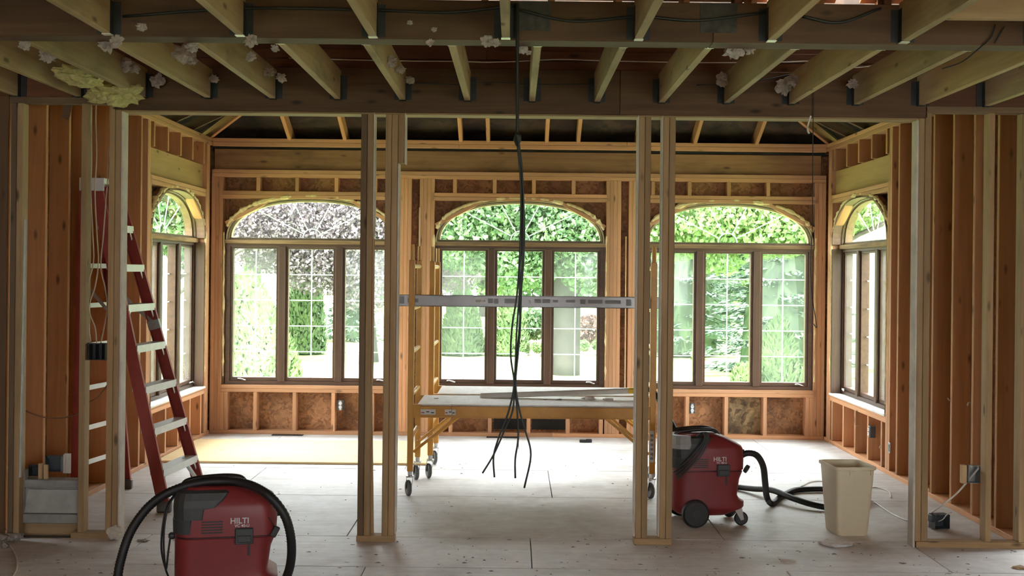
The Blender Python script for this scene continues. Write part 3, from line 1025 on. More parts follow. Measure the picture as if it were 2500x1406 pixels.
def axis_frame(p0, p1, up):
    p0, p1 = Vector(p0), Vector(p1)
    d = (p1 - p0).normalized()
    side = Vector(up).cross(d).normalized()
    u = d.cross(side)
    mw = Matrix((d, side, u)).transposed().to_4x4()
    mw.translation = p0
    return mw, (p1 - p0).length

LB = Vector((-2.75, 8.7, 0))
lad = empty('stepladder', LB, 0, 'tall red fibreglass stepladder with aluminium steps standing against the side wall', 'ladder')
def rail(name, p0, p1, out):
    """channel-section rail; 'out' (+1/-1) is the side its web sits on"""
    fr, L = axis_frame(Vector(p0) - LB, Vector(p1) - LB, (1, 0, 0))
    y = out * 0.012
    return merge_boxes(name, [(0, L, y - 0.003, y + 0.003, -0.042, 0.042), (0, L, min(y, y - out * 0.028), max(y, y - out * 0.028), 0.036, 0.042),
                              (0, L, min(y, y - out * 0.028), max(y, y - out * 0.028), -0.042, -0.036)], 'fibreglass_red', lad, fr)
F1b, F1t = Vector((-2.455, 8.31, 0.04)), Vector((-3.045, 8.54, 2.33))
F2b, F2t = Vector((-2.395, 9.03, 0.04)), Vector((-3.035, 8.94, 2.33))
R1b, R1t = Vector((-3.115, 8.42, 0.03)), Vector((-3.13, 8.58, 2.33))
R2b, R2t = Vector((-3.01, 9.17, 0.03)), Vector((-3.12, 8.90, 2.33))
for nm, a, b, o_ in (('front_rail', F1b, F1t, 1), ('front_rail', F2b, F2t, -1), ('rear_rail', R1b, R1t, 1), ('rear_rail', R2b, R2t, -1)):
    rail(nm, a, b, o_)
for k in range(1, 8):
    z = 0.29 * k
    t = (z - 0.04) / 2.29
    a, b = F1b.lerp(F1t, t) - LB, F2b.lerp(F2t, t) - LB
    fr, L = axis_frame(a, b, (0, 0, 1))
    st = merge_boxes('step', [(0.0, L, -0.05, 0.045, -0.003, 0.003), (0.0, L, -0.053, -0.047, -0.05, 0.003), (0.0, L, 0.042, 0.048, -0.035, 0.003)], 'step_aluminium', lad, fr)
    for q in (0.012, L - 0.012):
        sgn = 1 if q < 0.1 else -1
        beam('gusset', fr @ Vector((q, -0.045, -0.1)), fr @ Vector((q + sgn * 0.06, -0.045, -0.02)), 0.003, 0.02, 'step_aluminium', lad)
for z in (0.30, 0.55, 0.84, 1.15, 1.44, 1.73):
    t = (z - 0.03) / 2.3
    a, b = R1b.lerp(R1t, t) - LB, R2b.lerp(R2t, t) - LB
    beam('rear_brace', a, b, 0.006, 0.036, 'step_aluminium', lad)
merge_boxes('top_cap', [(-0.40, -0.22, -0.20, 0.28, 2.325, 2.365), (-0.40, -0.22, -0.20, -0.19, 2.27, 2.33), (-0.40, -0.22, 0.27, 0.28, 2.27, 2.33)], 'step_aluminium', lad, None, 0.003)
for rb, ft, zr, zf in ((R1b.lerp(R1t, 0.69), F1b.lerp(F1t, 0.55), 0, 0), (R2b.lerp(R2t, 0.69), F2b.lerp(F2t, 0.55), 0, 0)):
    mid = rb.lerp(ft, 0.5) - Vector((0, 0, 0.02))
    beam('spreader', rb - LB, mid - LB, 0.006, 0.026, 'galvanised', lad)
    beam('spreader', mid - LB, ft - LB, 0.006, 0.026, 'galvanised', lad)
fr, L = axis_frame(F2b.lerp(F2t, 0.53) - LB, F2b.lerp(F2t, 0.56) - LB, (1, 0, 0))
merge_boxes('rail_band', [(0, L, -0.02, 0.02, -0.045, 0.045)], 'galvanised', lad, fr)
for p, zz in ((F1b, 0), (F2b, 0), (R1b, 0), (R2b, 0)):
    q = p - LB
    merge_boxes('foot', [(q.x - 0.05, q.x + 0.05, q.y - 0.022, q.y + 0.022, 0.0, 0.075)], 'caster_grey', lad, None, 0.006)
# brace from the first step to the feet
t = 0.11
beam('knee_brace', F2b.lerp(F2t, t).lerp(F1b.lerp(F1t, t), 0.25) - LB, F2b.lerp(F2t, 0.02) - LB, 0.03, 0.02, 'step_aluminium', lad)
beam('knee_brace', F1b.lerp(F1t, t).lerp(F2b.lerp(F2t, t), 0.14) - LB, F1b.lerp(F1t, 0.02) - LB, 0.02, 0.02, 'step_aluminium', lad)

# ================================================================== VACUUMS
def sect(x0, x1, hw, rr, fr, z, n=5):
    pts = []
    for cx, cy, r, a0 in ((x1 - fr, -hw + fr, fr, -PI / 2), (x1 - fr, hw - fr, fr, 0), (x0 + rr, hw - rr, rr, PI / 2), (x0 + rr, -hw + rr, rr, PI)):
        for k in range(n):
            t = a0 + (PI / 2) * k / (n - 1)
            pts.append(Vector((cx + r * math.cos(t), cy + r * math.sin(t), z)))
    return pts

def loft(name, rings, m, parent=None, smooth=True, caps=True):
    bm = bmesh.new()
    vs = [[bm.verts.new(p) for p in r] for r in rings]
    n = len(rings[0])
    for a, b in zip(vs[:-1], vs[1:]):
        for k in range(n):
            bm.faces.new((a[k], a[(k + 1) % n], b[(k + 1) % n], b[k]))
    if caps:
        bm.faces.new(vs[0][::-1])
        bm.faces.new(vs[-1])
    o = obj_bm(name, bm, m, parent, smooth)
    if smooth:
        md = o.modifiers.new('edges', 'EDGE_SPLIT')
        md.split_angle = math.radians(38)
    return o

def make_vacuum(loc, rz, label, group):
    v = empty('wet_dry_vacuum', loc, rz, label, 'vacuum cleaner', group)
    loft('tank', [sect(-0.19, 0.14, 0.15, 0.08, 0.06, 0.072), sect(-0.235, 0.19, 0.178, 0.09, 0.06, 0.10), sect(-0.247, 0.245, 0.182, 0.09, 0.07, 0.118),
                  sect(-0.25, 0.258, 0.184, 0.09, 0.08, 0.13), sect(-0.25, 0.258, 0.184, 0.09, 0.08, 0.165), sect(-0.25, 0.222, 0.184, 0.09, 0.07, 0.185),
                  sect(-0.25, 0.207, 0.184, 0.09, 0.07, 0.21), sect(-0.25, 0.222, 0.186, 0.09, 0.07, 0.32), sect(-0.25, 0.243, 0.188, 0.09, 0.07, 0.372),
                  sect(-0.245, 0.238, 0.184, 0.09, 0.07, 0.376)], 'vacuum_red', v)
    loft('seam', [sect(-0.245, 0.238, 0.184, 0.09, 0.07, 0.374), sect(-0.245, 0.238, 0.184, 0.09, 0.07, 0.382)], 'black_plastic', v)
    loft('motor_head', [sect(-0.245, 0.24, 0.184, 0.09, 0.07, 0.380), sect(-0.25, 0.248, 0.189, 0.09, 0.07, 0.384), sect(-0.25, 0.253, 0.189, 0.09, 0.08, 0.47),
                        sect(-0.248, 0.247, 0.187, 0.09, 0.08, 0.525), sect(-0.24, 0.235, 0.182, 0.09, 0.07, 0.545), sect(-0.22, 0.15, 0.165, 0.08, 0.07, 0.594),
                        sect(-0.2, 0.075, 0.145, 0.07, 0.06, 0.622), sect(-0.17, 0.04, 0.11, 0.06, 0.05, 0.628)], 'vacuum_red', v)
    loft('control_cowl', [sect(-0.256, -0.105, 0.193, 0.085, 0.02, 0.47), sect(-0.258, -0.10, 0.193, 0.085, 0.02, 0.52), sect(-0.258, -0.045, 0.190, 0.085, 0.02, 0.53),
                          sect(-0.255, -0.01, 0.186, 0.085, 0.02, 0.565), sect(-0.245, 0.015, 0.175, 0.08, 0.02, 0.60), sect(-0.23, 0.01, 0.155, 0.07, 0.02, 0.612)], 'vacuum_grey', v, False)
    loft('rear_trim', [sect(-0.258, -0.175, 0.192, 0.085, 0.01, 0.40), sect(-0.26, -0.165, 0.194, 0.085, 0.01, 0.47)], 'vacuum_grey', v)
    loft('top_plate', [sect(0.03, 0.236, 0.09, 0.03, 0.05, 0.5), sect(0.06, 0.23, 0.085, 0.03, 0.05, 0.553)], 'vacuum_grey', v)
    tube('carry_handle', [(-0.23, -0.06, 0.59), (-0.19, -0.06, 0.628), (-0.05, -0.055, 0.645), (0.06, -0.05, 0.64), (0.1, -0.05, 0.605)], 0.013, 'black_plastic', v, 8, 5)
    tube('carry_handle', [(-0.23, 0.06, 0.59), (-0.19, 0.06, 0.628), (-0.05, 0.055, 0.645), (0.06, 0.05, 0.64), (0.1, 0.05, 0.605)], 0.013, 'black_plastic', v, 8, 5)
    for k in range(5):
        bx('vent_slot', -0.118, -0.016, -0.1905, -0.187, 0.402 + 0.0135 * k, 0.409 + 0.0135 * k, 'black_plastic', v, 0)
    merge_boxes('latch', [(0.045, 0.133, -0.206, -0.185, 0.345, 0.425), (0.055, 0.123, -0.212, -0.2, 0.355, 0.39)], 'vacuum_grey', v, None, 0.004)
    merge_boxes('latch_recess', [(0.105, 0.118, -0.1895, -0.18, 0.285, 0.345)], 'black_plastic', v)
    text('lettering', 'HILTI', 0.040, 'letter_white', v, (0.066, -0.1905, 0.460), (PI / 2, 0, 0), 0.0008)
    text('lettering', 'VC 40-U', 0.020, 'letter_white', v, (0.078, -0.1905, 0.4355), (PI / 2, 0, 0), 0.0008)
    for s in (-1, 1):
        wh = lathe('wheel', [(0.02, -0.026), (0.08, -0.026), (0.092, -0.02), (0.096, 0.0), (0.092, 0.02), (0.078, 0.026), (0.07, 0.02), (0.02, 0.022)], (-0.105, s * 0.2, 0.096), (0, 1, 0), 'black_rubber', v, 28)
        lathe('hub_cap', [(0.03, 0.0), (0.03, 0.006)], (-0.105, s * 0.224, 0.096), (0, s, 0), 'black_plastic', wh, 18)
        ca = lathe('caster_wheel', [(0.012, -0.012), (0.04, -0.012), (0.047, -0.006), (0.047, 0.006), (0.04, 0.012), (0.012, 0.012)], (0.235, s * 0.135, 0.047), (0.15, 1, 0), 'black_rubber', v, 22)
        plate('caster_fork', [(0.175, 0.125), (0.235, 0.125), (0.25, 0.04), (0.228, 0.035), (0.19, 0.1)], s * 0.135 - 0.02, s * 0.135 - 0.016, 'chrome', v)
        plate('caster_fork', [(0.175, 0.125), (0.235, 0.125), (0.25, 0.04), (0.228, 0.035), (0.19, 0.1)], s * 0.135 + 0.016, s * 0.135 + 0.02, 'chrome', v)
    lathe('hose_inlet', [(0.03, 0.0), (0.03, 0.03), (0.026, 0.032), (0.026, 0.05)], (0.235, -0.03, 0.475), (1, 0, 0.05), 'black_plastic', v, 18)
    return v

def hose(pts, parent, loc, rz, r=0.0225, name='hose'):
    inv = (Matrix.Translation(Vector(loc)) @ Matrix.Rotation(rz, 4, 'Z')).inverted()
    return tube(name, [inv @ Vector(p) for p in pts], r, 'black_rubber', parent, 10, 8, 0.06)

v1_loc, v1_rz = (-1.47, 6.06, 0), math.radians(13)
v1 = make_vacuum(v1_loc, v1_rz, 'red shop vacuum with its black hose arched over its top', None)
pts = [Vector((-1.98, 5.80, 0.03)), at(283, 1440, 5.85), at(293, 1375, 5.86), at(318, 1300, 5.88), at(360, 1240, 5.9), at(410, 1203, 5.91), at(475, 1181, 5.93), at(545, 1174, 5.95),
       at(602, 1181, 5.93), at(648, 1203, 5.88), at(681, 1236, 5.87), at(702, 1275, 5.88), at(712, 1332, 5.92), at(706, 1390, 5.98), at(682, 1438, 6.03), at(644, 1456, 6.06)]
hose(pts, v1, v1_loc, v1_rz)
def cord(parent, loc, rz, pts, r=0.005, m='black_rubber', name='power_cord'):
    inv = (Matrix.Translation(Vector(loc)) @ Matrix.Rotation(rz, 4, 'Z')).inverted()
    return tube(name, [inv @ Vector(p) for p in pts], r, m, parent, 7, 6)
cord(v1, v1_loc, v1_rz, [at(428, 1205, 5.95), at(408, 1235, 5.92), at(397, 1285, 5.9), at(394, 1340, 5.9), at(403, 1385, 5.92), at(416, 1420, 5.95)])
cord(v1, v1_loc, v1_rz, [at(428, 1207, 5.93), at(410, 1240, 5.9), at(401, 1290, 5.88), at(400, 1340, 5.88), at(405, 1390, 5.9), at(411, 1345, 5.93), at(416, 1310, 5.94)])
inv1 = (Matrix.Translation(Vector(v1_loc)) @ Matrix.Rotation(v1_rz, 4, 'Z')).inverted()
q = inv1 @ at(671, 1297, 5.95)
fr = Matrix.Translation(q) @ Matrix.Rotation(math.radians(28), 4, 'Y')
merge_boxes('plug', [(-0.016, 0.016, -0.012, 0.012, -0.028, 0.028)], 'black_plastic', v1, fr, 0.004)
cord(v1, v1_loc, v1_rz, [at(655, 1262, 5.93), at(664, 1275, 5.94), at(669, 1286, 5.95)], 0.0025)
lathe('cord_hook', [(0.01, 0), (0.018, 0.004), (0.018, 0.02), (0.01, 0.03)], (-0.25, -0.1, 0.38), (-1, 0, 0), 'black_plastic', v1, 14)

v2_loc, v2_rz = (1.315, 8.19, 0), math.radians(7)
v2 = make_vacuum(v2_loc, v2_rz, 'red shop vacuum beside the beige waste bin, hose lying coiled on the floor', None)
hp = [at(1806, 1113, 8.14), at(1826, 1106, 8.13), at(1848, 1112, 8.15), at(1863, 1138, 8.25), at(1868, 1178, 8.45), at(1872, 1212, 8.7)]
zf = 0.024
for (x, y) in ((1884, 1229), (1908, 1212), (1940, 1197), (1990, 1194), (2050, 1196), (2100, 1206), (2118, 1222), (2085, 1236), (2030, 1239), (1985, 1236), (1935, 1226), (1885, 1210), (1840, 1198), (1800, 1189), (1740, 1182), (1690, 1178)):
    p = on_floor(x, y, zf)
    hp.append(p)
hp[16].z += 0.03; hp[17].z += 0.042; hp[15].z += 0.012; hp[18].z += 0.015
hose(hp, v2, v2_loc, v2_rz, 0.022)
for k in range(4):
    d = k * 3
    cord(v2, v2_loc, v2_rz, [at(1700 + d, 1066 - k, 8.0), at(1716 + d, 1056, 7.98), at(1720 + d, 1072, 7.95), at(1700 + d * 1.5, 1100 + d, 7.94), at(1670 + d, 1132 + d * 1.6, 7.95), at(1645 + d, 1152 + d * 2, 7.97)], 0.0055, 'vacuum_grey')
inv2 = (Matrix.Translation(Vector(v2_loc)) @ Matrix.Rotation(v2_rz, 4, 'Z')).inverted()
q = inv2 @ at(1822, 1144, 8.08)
lathe('inlet_cap', [(0.02, -0.012), (0.028, -0.01), (0.03, 0.012), (0.024, 0.014)], q, (0.75, -0.5, -0.5), 'vacuum_grey', v2, 18)
loft('handle_trim', [sect(-0.262, -0.13, 0.196, 0.085, 0.03, 0.53), sect(-0.262, -0.12, 0.194, 0.085, 0.03, 0.56), sect(-0.25, -0.13, 0.175, 0.08, 0.02, 0.618)], 'vacuum_pale_grey', v2, False)

# ================================================================== SCAFFOLDS
def make_scaffold(loc, label):
    s = empty('baker_scaffold', loc, 0, label, 'scaffold', None)
    LW, DP = 1.845, 0.70
    for x in (0, LW):
        for y in (0, DP):
            merge_boxes('post', [(x - 0.0225, x + 0.0225, y - 0.0225, y + 0.0225, 0.19, 1.80)], 'scaffold_yellow', s, None, 0.004)
            cyl('spigot', (x, y, 1.79), (x, y, 1.92), 0.016, 'scaffold_yellow', s, 12)
            ca = lathe('caster', [(0.012, -0.016), (0.05, -0.016), (0.06, -0.01), (0.062, 0), (0.06, 0.01), (0.05, 0.016), (0.012, 0.016)], (x - 0.012, y, 0.062), (1, 0.35, 0), 'caster_grey', s, 22)
            for q in (-1, 1):
                beam('caster_fork', (x - 0.012 + q * 0.023, y + q * 0.009, 0.055), (x + q * 0.023, y + q * 0.009, 0.15), 0.004, 0.034, 'chrome', ca, (0, 1, 0))
            lathe('caster_stem', [(0.032, 0.0), (0.032, 0.012), (0.018, 0.014), (0.018, 0.05)], (x, y, 0.145), (0, 0, 1), 'chrome', ca, 14)
            cyl('pin', (x, y - 0.035, 0.33), (x, y + 0.035, 0.33), 0.005, 'chrome', s, 8)
        for z in (0.44, 0.765, 1.095, 1.43, 1.755):
            cyl('rung', (x, 0.02, z), (x, DP - 0.02, z), 0.017, 'scaffold_yellow', s, 12)
        for y in (0.05, DP - 0.05):
            sg = 1 if x == 0 else -1
            beam('gusset_brace', (x + sg * 0.02, y, 0.33), (x + sg * 0.36, y, 0.61), 0.03, 0.022, 'scaffold_yellow', s)
    for y in (0.005, DP - 0.005):
        merge_boxes('side_rail', [(0.06, LW - 0.06, y - 0.016, y + 0.016, 0.60, 0.606), (0.06, LW - 0.06, y - 0.004, y + 0.004, 0.60, 0.688), (0.06, LW - 0.06, y - 0.016, y + 0.016, 0.682, 0.688),
                                  (0.015, 0.075, y - 0.02, y + 0.02, 0.60, 0.70), (LW - 0.075, LW - 0.015, y - 0.02, y + 0.02, 0.60, 0.70)], 'scaffold_yellow', s)
    bx('deck', 0.05, LW - 0.05, 0.01, DP - 0.01, 0.688, 0.70, 'deck_ply', s)
    return s
sa = make_scaffold((-0.787, 9.0, 0), 'yellow rolling scaffold with a pole lying across its dusty deck')
sb = make_scaffold((-0.69, 9.79, 0), 'yellow rolling scaffold standing directly below the middle arched window')
for xa, xb, ink in ((0.075, 0.19, 1), (0.26, 0.345, 0), (1.72, 1.79, 1)):
    st = bx('sticker', xa, xb, -0.0005, 0.0012, 0.622, 0.662, 'sticker', sa, 0)
    st.location.y = -0.0
    for k in range(3):
        w = (xb - xa)
        bx('sticker_print', xa + w * (0.06 + 0.32 * k), xa + w * (0.26 + 0.32 * k), -0.0025, -0.0004, 0.634 + 0.006 * (k % 2), 0.642 + 0.006 * (k % 2), 'sticker_ink' if k else 'label_red', sa, 0)
bx('sticker', 1.845 - 0.021, 1.845 + 0.012, -0.0240, -0.0226, 0.28, 0.52, 'sticker', sa, 0)
for k in range(6):
    bx('sticker_print', 1.845 - 0.016, 1.845 + 0.006, -0.0252, -0.024, 0.30 + 0.035 * k, 0.318 + 0.035 * k, 'print_grey', sa, 0)
tube('twine', [(0.315, -0.004, 0.70), (0.312, -0.014, 0.66), (0.318, -0.014, 0.62), (0.305, -0.004, 0.585)], 0.003, 'cable_tan', sa, 5, 4)

# aluminium guard bar resting on the scaffold rungs
ab = empty('guard_bar', (-0.91, 9.05, 1.447), 0, 'long aluminium bar with printed labels spanning the scaffold end frames', 'metal bar')
merge_boxes('bar', [(0, 2.02, -0.018, -0.014, 0, 0.088), (0, 2.02, -0.018, 0.02, 0.084, 0.088), (0, 2.02, -0.018, 0.02, 0.0, 0.004), (0, 2.02, 0.0165, 0.02, 0, 0.088)], 'aluminium', ab)
lathe('hole_plug', [(0.013, 0), (0.013, 0.003)], (1.02, -0.0205, 0.044), (0, 1, 0), 'letter_white', ab, 16)
sp = bx('label_plate', 0.595, 0.70, -0.0192, -0.0181, 0.026, 0.066, 'sticker', ab, 0)
text('lettering', '8307-19', 0.022, 'sticker_ink', ab, (0.646, -0.0198, 0.044), (PI / 2, 0, 0), 0.0004)
for xa, xb, za, zb in ((0.005, 0.062, 0.02, 0.075), (0.09, 0.17, 0.03, 0.06), (0.705, 0.74, 0.03, 0.065), (0.75, 0.782, 0.025, 0.065), (0.83, 0.93, 0.03, 0.066), (1.06, 1.11, 0.034, 0.064), (1.12, 1.18, 0.034, 0.066),
                       (1.2, 1.24, 0.04, 0.06), (1.30, 1.37, 0.04, 0.062), (1.41, 1.45, 0.03, 0.066), (1.47, 1.58, 0.034, 0.064), (1.60, 1.72, 0.034, 0.062), (1.76, 1.80, 0.02, 0.07), (1.955, 1.99, 0.028, 0.06)):
    bx('faded_print', xa, xb, -0.0187, -0.0181, za, zb, 'print_grey', ab, 0)

# pole with yellow collar on the deck, hose drooping towards the vacuum
pz = at(1172, 966, 9.55)
pe = at(1538, 954, 9.5)
ps = empty('drywall_sander_pole', ((pz + pe) / 2), 0, 'pale grey pole with yellow collar lying on the scaffold deck', 'tool')
o0 = (pz + pe) / 2
beam('pole', pz - o0, pe - o0, 0.05, 0.044, 'pole_grey', ps, bev=0.008)
beam('collar', pe - o0 - Vector((0.02, 0, 0.0)), pe - o0 + Vector((0.06, 0, 0.004)), 0.06, 0.045, 'sander_yellow', ps, bev=0.01)
tube('hose', [pe - o0 + Vector((0.05, 0, 0)), at(1590, 953, 9.42) - o0, at(1608, 975, 9.3) - o0, at(1630, 1015, 9.1) - o0, at(1652, 1058, 8.9) - o0, at(1672, 1105, 8.7) - o0, at(1700, 1150, 8.62) - o0], 0.021, 'black_rubber', ps, 10, 8, 0.06)
for i, (x, y, w) in enumerate(((1440, 972, 0.05), (1485, 972, 0.04), (1365, 975, 0.02), (1065, 978, 0.02), (1330, 975, 0.015))):
    p = at(x, y, 9.4)
    p.z = 0.70 + w * 0.25
    tag(lump('paper_scrap', p, (w, w * 0.6, w * 0.3), 'paper_white' if i != 2 else 'scrap', None, i + 20, 0.9, 2), 'small torn paper scrap lying on the scaffold deck', 'scrap', 'scraps on the scaffold deck')

# ================================================================== WASTE BIN
wbn = empty('waste_bin', (2.235, 7.90, 0), math.radians(5), 'beige plastic waste bin with a flared rim standing on the floor', 'waste bin')
def bin_sect(w, d, z, r=0.035):
    return sect(-w / 2, w / 2, d / 2, r, r, z, 5)
outer = [bin_sect(0.205, 0.245, 0.0), bin_sect(0.213, 0.255, 0.006), bin_sect(0.268, 0.325, 0.445), bin_sect(0.268, 0.325, 0.452)]
inner = [bin_sect(0.258, 0.315, 0.452), bin_sect(0.203, 0.245, 0.01)]
loft('shell', outer + inner, 'beige_plastic', wbn)
loft('rim', [bin_sect(0.270, 0.327, 0.436), bin_sect(0.286, 0.343, 0.44), bin_sect(0.288, 0.345, 0.455), bin_sect(0.284, 0.341, 0.46), bin_sect(0.264, 0.321, 0.46), bin_sect(0.260, 0.317, 0.45)], 'beige_plastic', wbn, True, False)
for xx in (-0.04, 0.10):
    bx('rib', xx - 0.003, xx + 0.003, -0.172, -0.158, 0.405, 0.437, 'beige_plastic', wbn, 0.001)

# ================================================================== LOOSE THINGS
sheet = tag(bx('plywood_sheet', -3.16, -0.77, 10.42, 11.78, 0.001, 0.019, 'pale_ply', None), 'pale plywood sheet lying flat on the floor below the arched windows', 'plywood')
tag(beam('leaning_stick', at(909, 1302, 7.535), at(903, 720, 7.535), 0.012, 0.02, 'lath_wood', None), 'thin wooden stick leaning between a pair of partition studs', 'stick')
# hanging cables
paths = [
    [(1259, 8), (1258, 110), (1259, 220), (1260, 330), (1268, 400), (1272, 470), (1271, 560), (1268, 640), (1262, 720), (1250, 800), (1247, 870), (1255, 940), (1240, 1010), (1217, 1070), (1205, 1115), (1207, 1165)],
    [(1262, 8), (1261, 110), (1262, 220), (1263, 330), (1270, 400), (1274, 470), (1275, 560), (1270, 640), (1268, 720), (1262, 800), (1259, 870), (1256, 935), (1252, 1000), (1232, 1050), (1205, 1110), (1178, 1155)],
    [(1265, 8), (1264, 110), (1265, 220), (1266, 330), (1272, 400), (1276, 470), (1277, 560), (1275, 640), (1271, 720), (1268, 800), (1262, 870), (1258, 940), (1263, 1010), (1265, 1070), (1258, 1120), (1258, 1167)],
    [(1268, 8), (1267, 110), (1267, 220), (1268, 330), (1273, 400), (1277, 470), (1280, 560), (1278, 640), (1272, 720), (1270, 800), (1264, 870), (1259, 940), (1268, 1000), (1282, 1050), (1296, 1110), (1280, 1191)]]
for i, p in enumerate(paths):
    o = tube('electrical_cable', [at(x if y > 500 else 1263.5 + (x - 1263.5) * (1 if y > 350 else 0.45), y, 5.40 + 0.004 * math.sin(i * 2.1 + k)) for k, (x, y) in enumerate(p)], 0.0045, 'cable_black', None, 8, 6)
    tag(o, ('black cable of the hanging bundle crossing over the widest-splayed one', 'black hanging cable splaying out widest from the bundle', 'black hanging cable whose end drops nearly straight', 'black hanging cable whose end reaches lowest of the bundle')[i], 'cable', 'cables hanging from the beam')
tp = at(1263, 340, 5.395)
tag(lump('tape_knot', tp, (0.017, 0.014, 0.034), 'cable_black', None, 3, 0.5, 2), 'black tape knot binding the hanging cables together', 'tape')
# thin cord by the right hand end of the header, with a pale clip
o = tube('dangling_cord', [at(1986, 205, 7.45), at(1985, 300, 7.45), at(1984, 450, 7.45), at(1983, 560, 7.45), at(1979, 640, 7.45), at(1982, 720, 7.45), at(1990, 770, 7.45), at(1994, 800, 7.45), at(1986, 790, 7.45)], 0.0028, 'cable_black', None, 6, 5)
tag(o, 'thin dark cord dangling from the header near the corner window', 'cord')
o = tube('pull_clip', [at(1980, 283, 7.45), at(1974, 300, 7.45), at(1972, 318, 7.45), at(1976, 326, 7.45)], 0.006, 'cable_white', None, 6, 4)
tag(o, 'small white clip hanging under the header beside a dark cord', 'clip')
# cables strung along the rim boards
o = tube('telephone_wire', [at(x, y, 7.40) for x, y in ((705, 142), (900, 147), (1000, 149), (1120, 150), (1190, 152), (1260, 150), (1370, 145), (1460, 148), (1640, 152), (1740, 153), (1900, 152), (2000, 150), (2090, 165), (2180, 150))], 0.0035, 'cable_white', None, 6, 5)
tag(o, 'thin white wire strung along the boards behind the joists', 'wire')
for i, p in enumerate((((1010, 202), (1120, 206), (1180, 200), (1330, 206), (1460, 204)), ((1700, 208), (1830, 200), (1950, 178)))):
    o = tube('dark_wire', [at(x, y, 7.43) for x, y in p], 0.004, 'cable_black', None, 6, 5)
    tag(o, ('dark wire sagging across the header behind the middle joists', 'dark wire rising across the header towards the corner')[i], 'wire')
for i, p in enumerate((((300, 40), (600, 20), (920, 25), (1100, 30), (1260, 12)), ((1260, 22), (1400, 52), (1560, 40), (1700, 50), (1870, 30)), ((1960, 40), (2050, 55), (2150, 20)))):
    o = tube('loose_cable', [at(x, y, 5.425) for x, y in p], 0.007, 'cable_black', None, 6, 6)
    tag(o, ('black cable slung along the beam before the joists over the ladder', 'black cable sagging along the beam beside the hanging bundle', 'black cable sagging along the beam below the daylight gaps')[i], 'cable')
for i, p in enumerate((((2430, 60), (2420, 90), (2390, 118), (2350, 150), (2300, 168)), ((2452, 65), (2440, 85), (2428, 105)))):
    o = tube('thin_wire', [at(x, y, 5.42) for x, y in p], 0.0035, 'cable_black', None, 6, 6)
    tag(o, ('long thin black wire drooping from the blocking over the corner', 'short thin black wire end beside the longer drooping wire')[i], 'wire')

# cable from the box on the right hand partition across the floor
o = tube('white_cable', [at(2395, 1136, 7.6), at(2370, 1165, 7.62), at(2335, 1205, 7.68), at(2290, 1240, 7.75), on_floor(2255, 1262, 0.012), on_floor(2225, 1272, 0.008), on_floor(2180, 1255, 0.006), on_floor(2135, 1226, 0.006)], 0.006, 'cable_white', None, 7, 6)
tag(o, 'white cable drooping from the wall box and running behind the bin', 'cable')
o = tube('white_cable', [on_floor(2175, 1215, 0.006), on_floor(2170, 1200, 0.006), on_floor(2140, 1190, 0.006), on_floor(2110, 1192, 0.006), on_floor(2040, 1178, 0.006), on_floor(1985, 1175, 0.006), on_floor(1955, 1188, 0.006)], 0.005, 'cable_white', None, 7, 6)
tag(o, 'white cable coiled flat on the floor behind the bin', 'cable')
o = tube('white_cable', [on_floor(4, 1320, 0.006), on_floor(30, 1338, 0.006), on_floor(41, 1365, 0.006), on_floor(38, 1395, 0.006), on_floor(10, 1430, 0.006), on_floor(-40, 1440, 0.006)], 0.005, 'cable_white', None, 7, 6)
tag(o, 'white cable curving over the floor before the plywood wall', 'cable')

# electrical boxes
def make_box(name, loc, dims, m, label, cat='electrical box', open_face=True, rz=0.0, extra=None):
    e = empty(name, loc, rz, label, cat)
    w, d, h = dims
    t = 0.003
    merge_boxes('shell', [(-w / 2, w / 2, d / 2 - t, d / 2, -h / 2, h / 2), (-w / 2, -w / 2 + t, -d / 2, d / 2, -h / 2, h / 2), (w / 2 - t, w / 2, -d / 2, d / 2, -h / 2, h / 2),
                          (-w / 2, w / 2, -d / 2, d / 2, h / 2 - t, h / 2), (-w / 2, w / 2, -d / 2, d / 2, -h / 2, -h / 2 + t)], m, e)
    for s in (-1, 1):
        bx('lug', s * w * 0.3 - 0.006, s * w * 0.3 + 0.006, -d / 2 - 0.002, -d / 2 + 0.006, h / 2 - 0.012, h / 2 + 0.006, m, e, 0)
    return e
p = at(236, 858, 7.52)
eb = make_box('switch_box', p, (0.135, 0.075, 0.105), 'box_black', 'black plastic switch box fixed between two partition studs')
for k in range(3):
    x = -0.04 + 0.04 * k
    bx('divider', x - 0.002, x + 0.002, -0.03, 0.03, -0.05, 0.05, 'box_black', eb, 0)
for i, pp in enumerate((((222, 838), (216, 790), (219, 740), (232, 700), (240, 640), (236, 560), (232, 470), (236, 380), (234, 300), (235, 245)),
                        ((246, 838), (256, 790), (262, 750), (256, 700), (246, 650), (252, 580), (258, 500), (264, 420), (266, 360)),
                        ((236, 838), (232, 800), (218, 760), (214, 700), (228, 640), (226, 560), (222, 470), (224, 380), (222, 300), (224, 245)))):
    o = tube('cable_feed', [at(x, y, 7.535 - 0.01 * i) for x, y in pp], 0.004, 'cable_tan', None, 6, 5)
    tag(o, 'tan cable rising from the black switch box along the studs', 'cable', 'cables above the black switch box')
p = at(134, 1131, 7.66)
make_box('outlet_box', p, (0.10, 0.06, 0.10), 'box_blue', 'blue-grey electrical box above the metal duct')
p = at(165, 1131, 7.70)
o = merge_boxes('mounting_bracket', [(-0.022, 0.022, -0.004, 0.004, -0.065, 0.065), (-0.02, -0.008, -0.03, 0.004, -0.06, 0.06)], 'drywall', None, Matrix.Translation(p), 0.002)
tag(o, 'pale broken bracket beside the blue-grey electrical box', 'bracket')
p = at(85, 1148, 7.64)
make_box('junction_box', p, (0.06, 0.05, 0.07), 'box_black', 'small dark junction box beside the end stud above the duct')
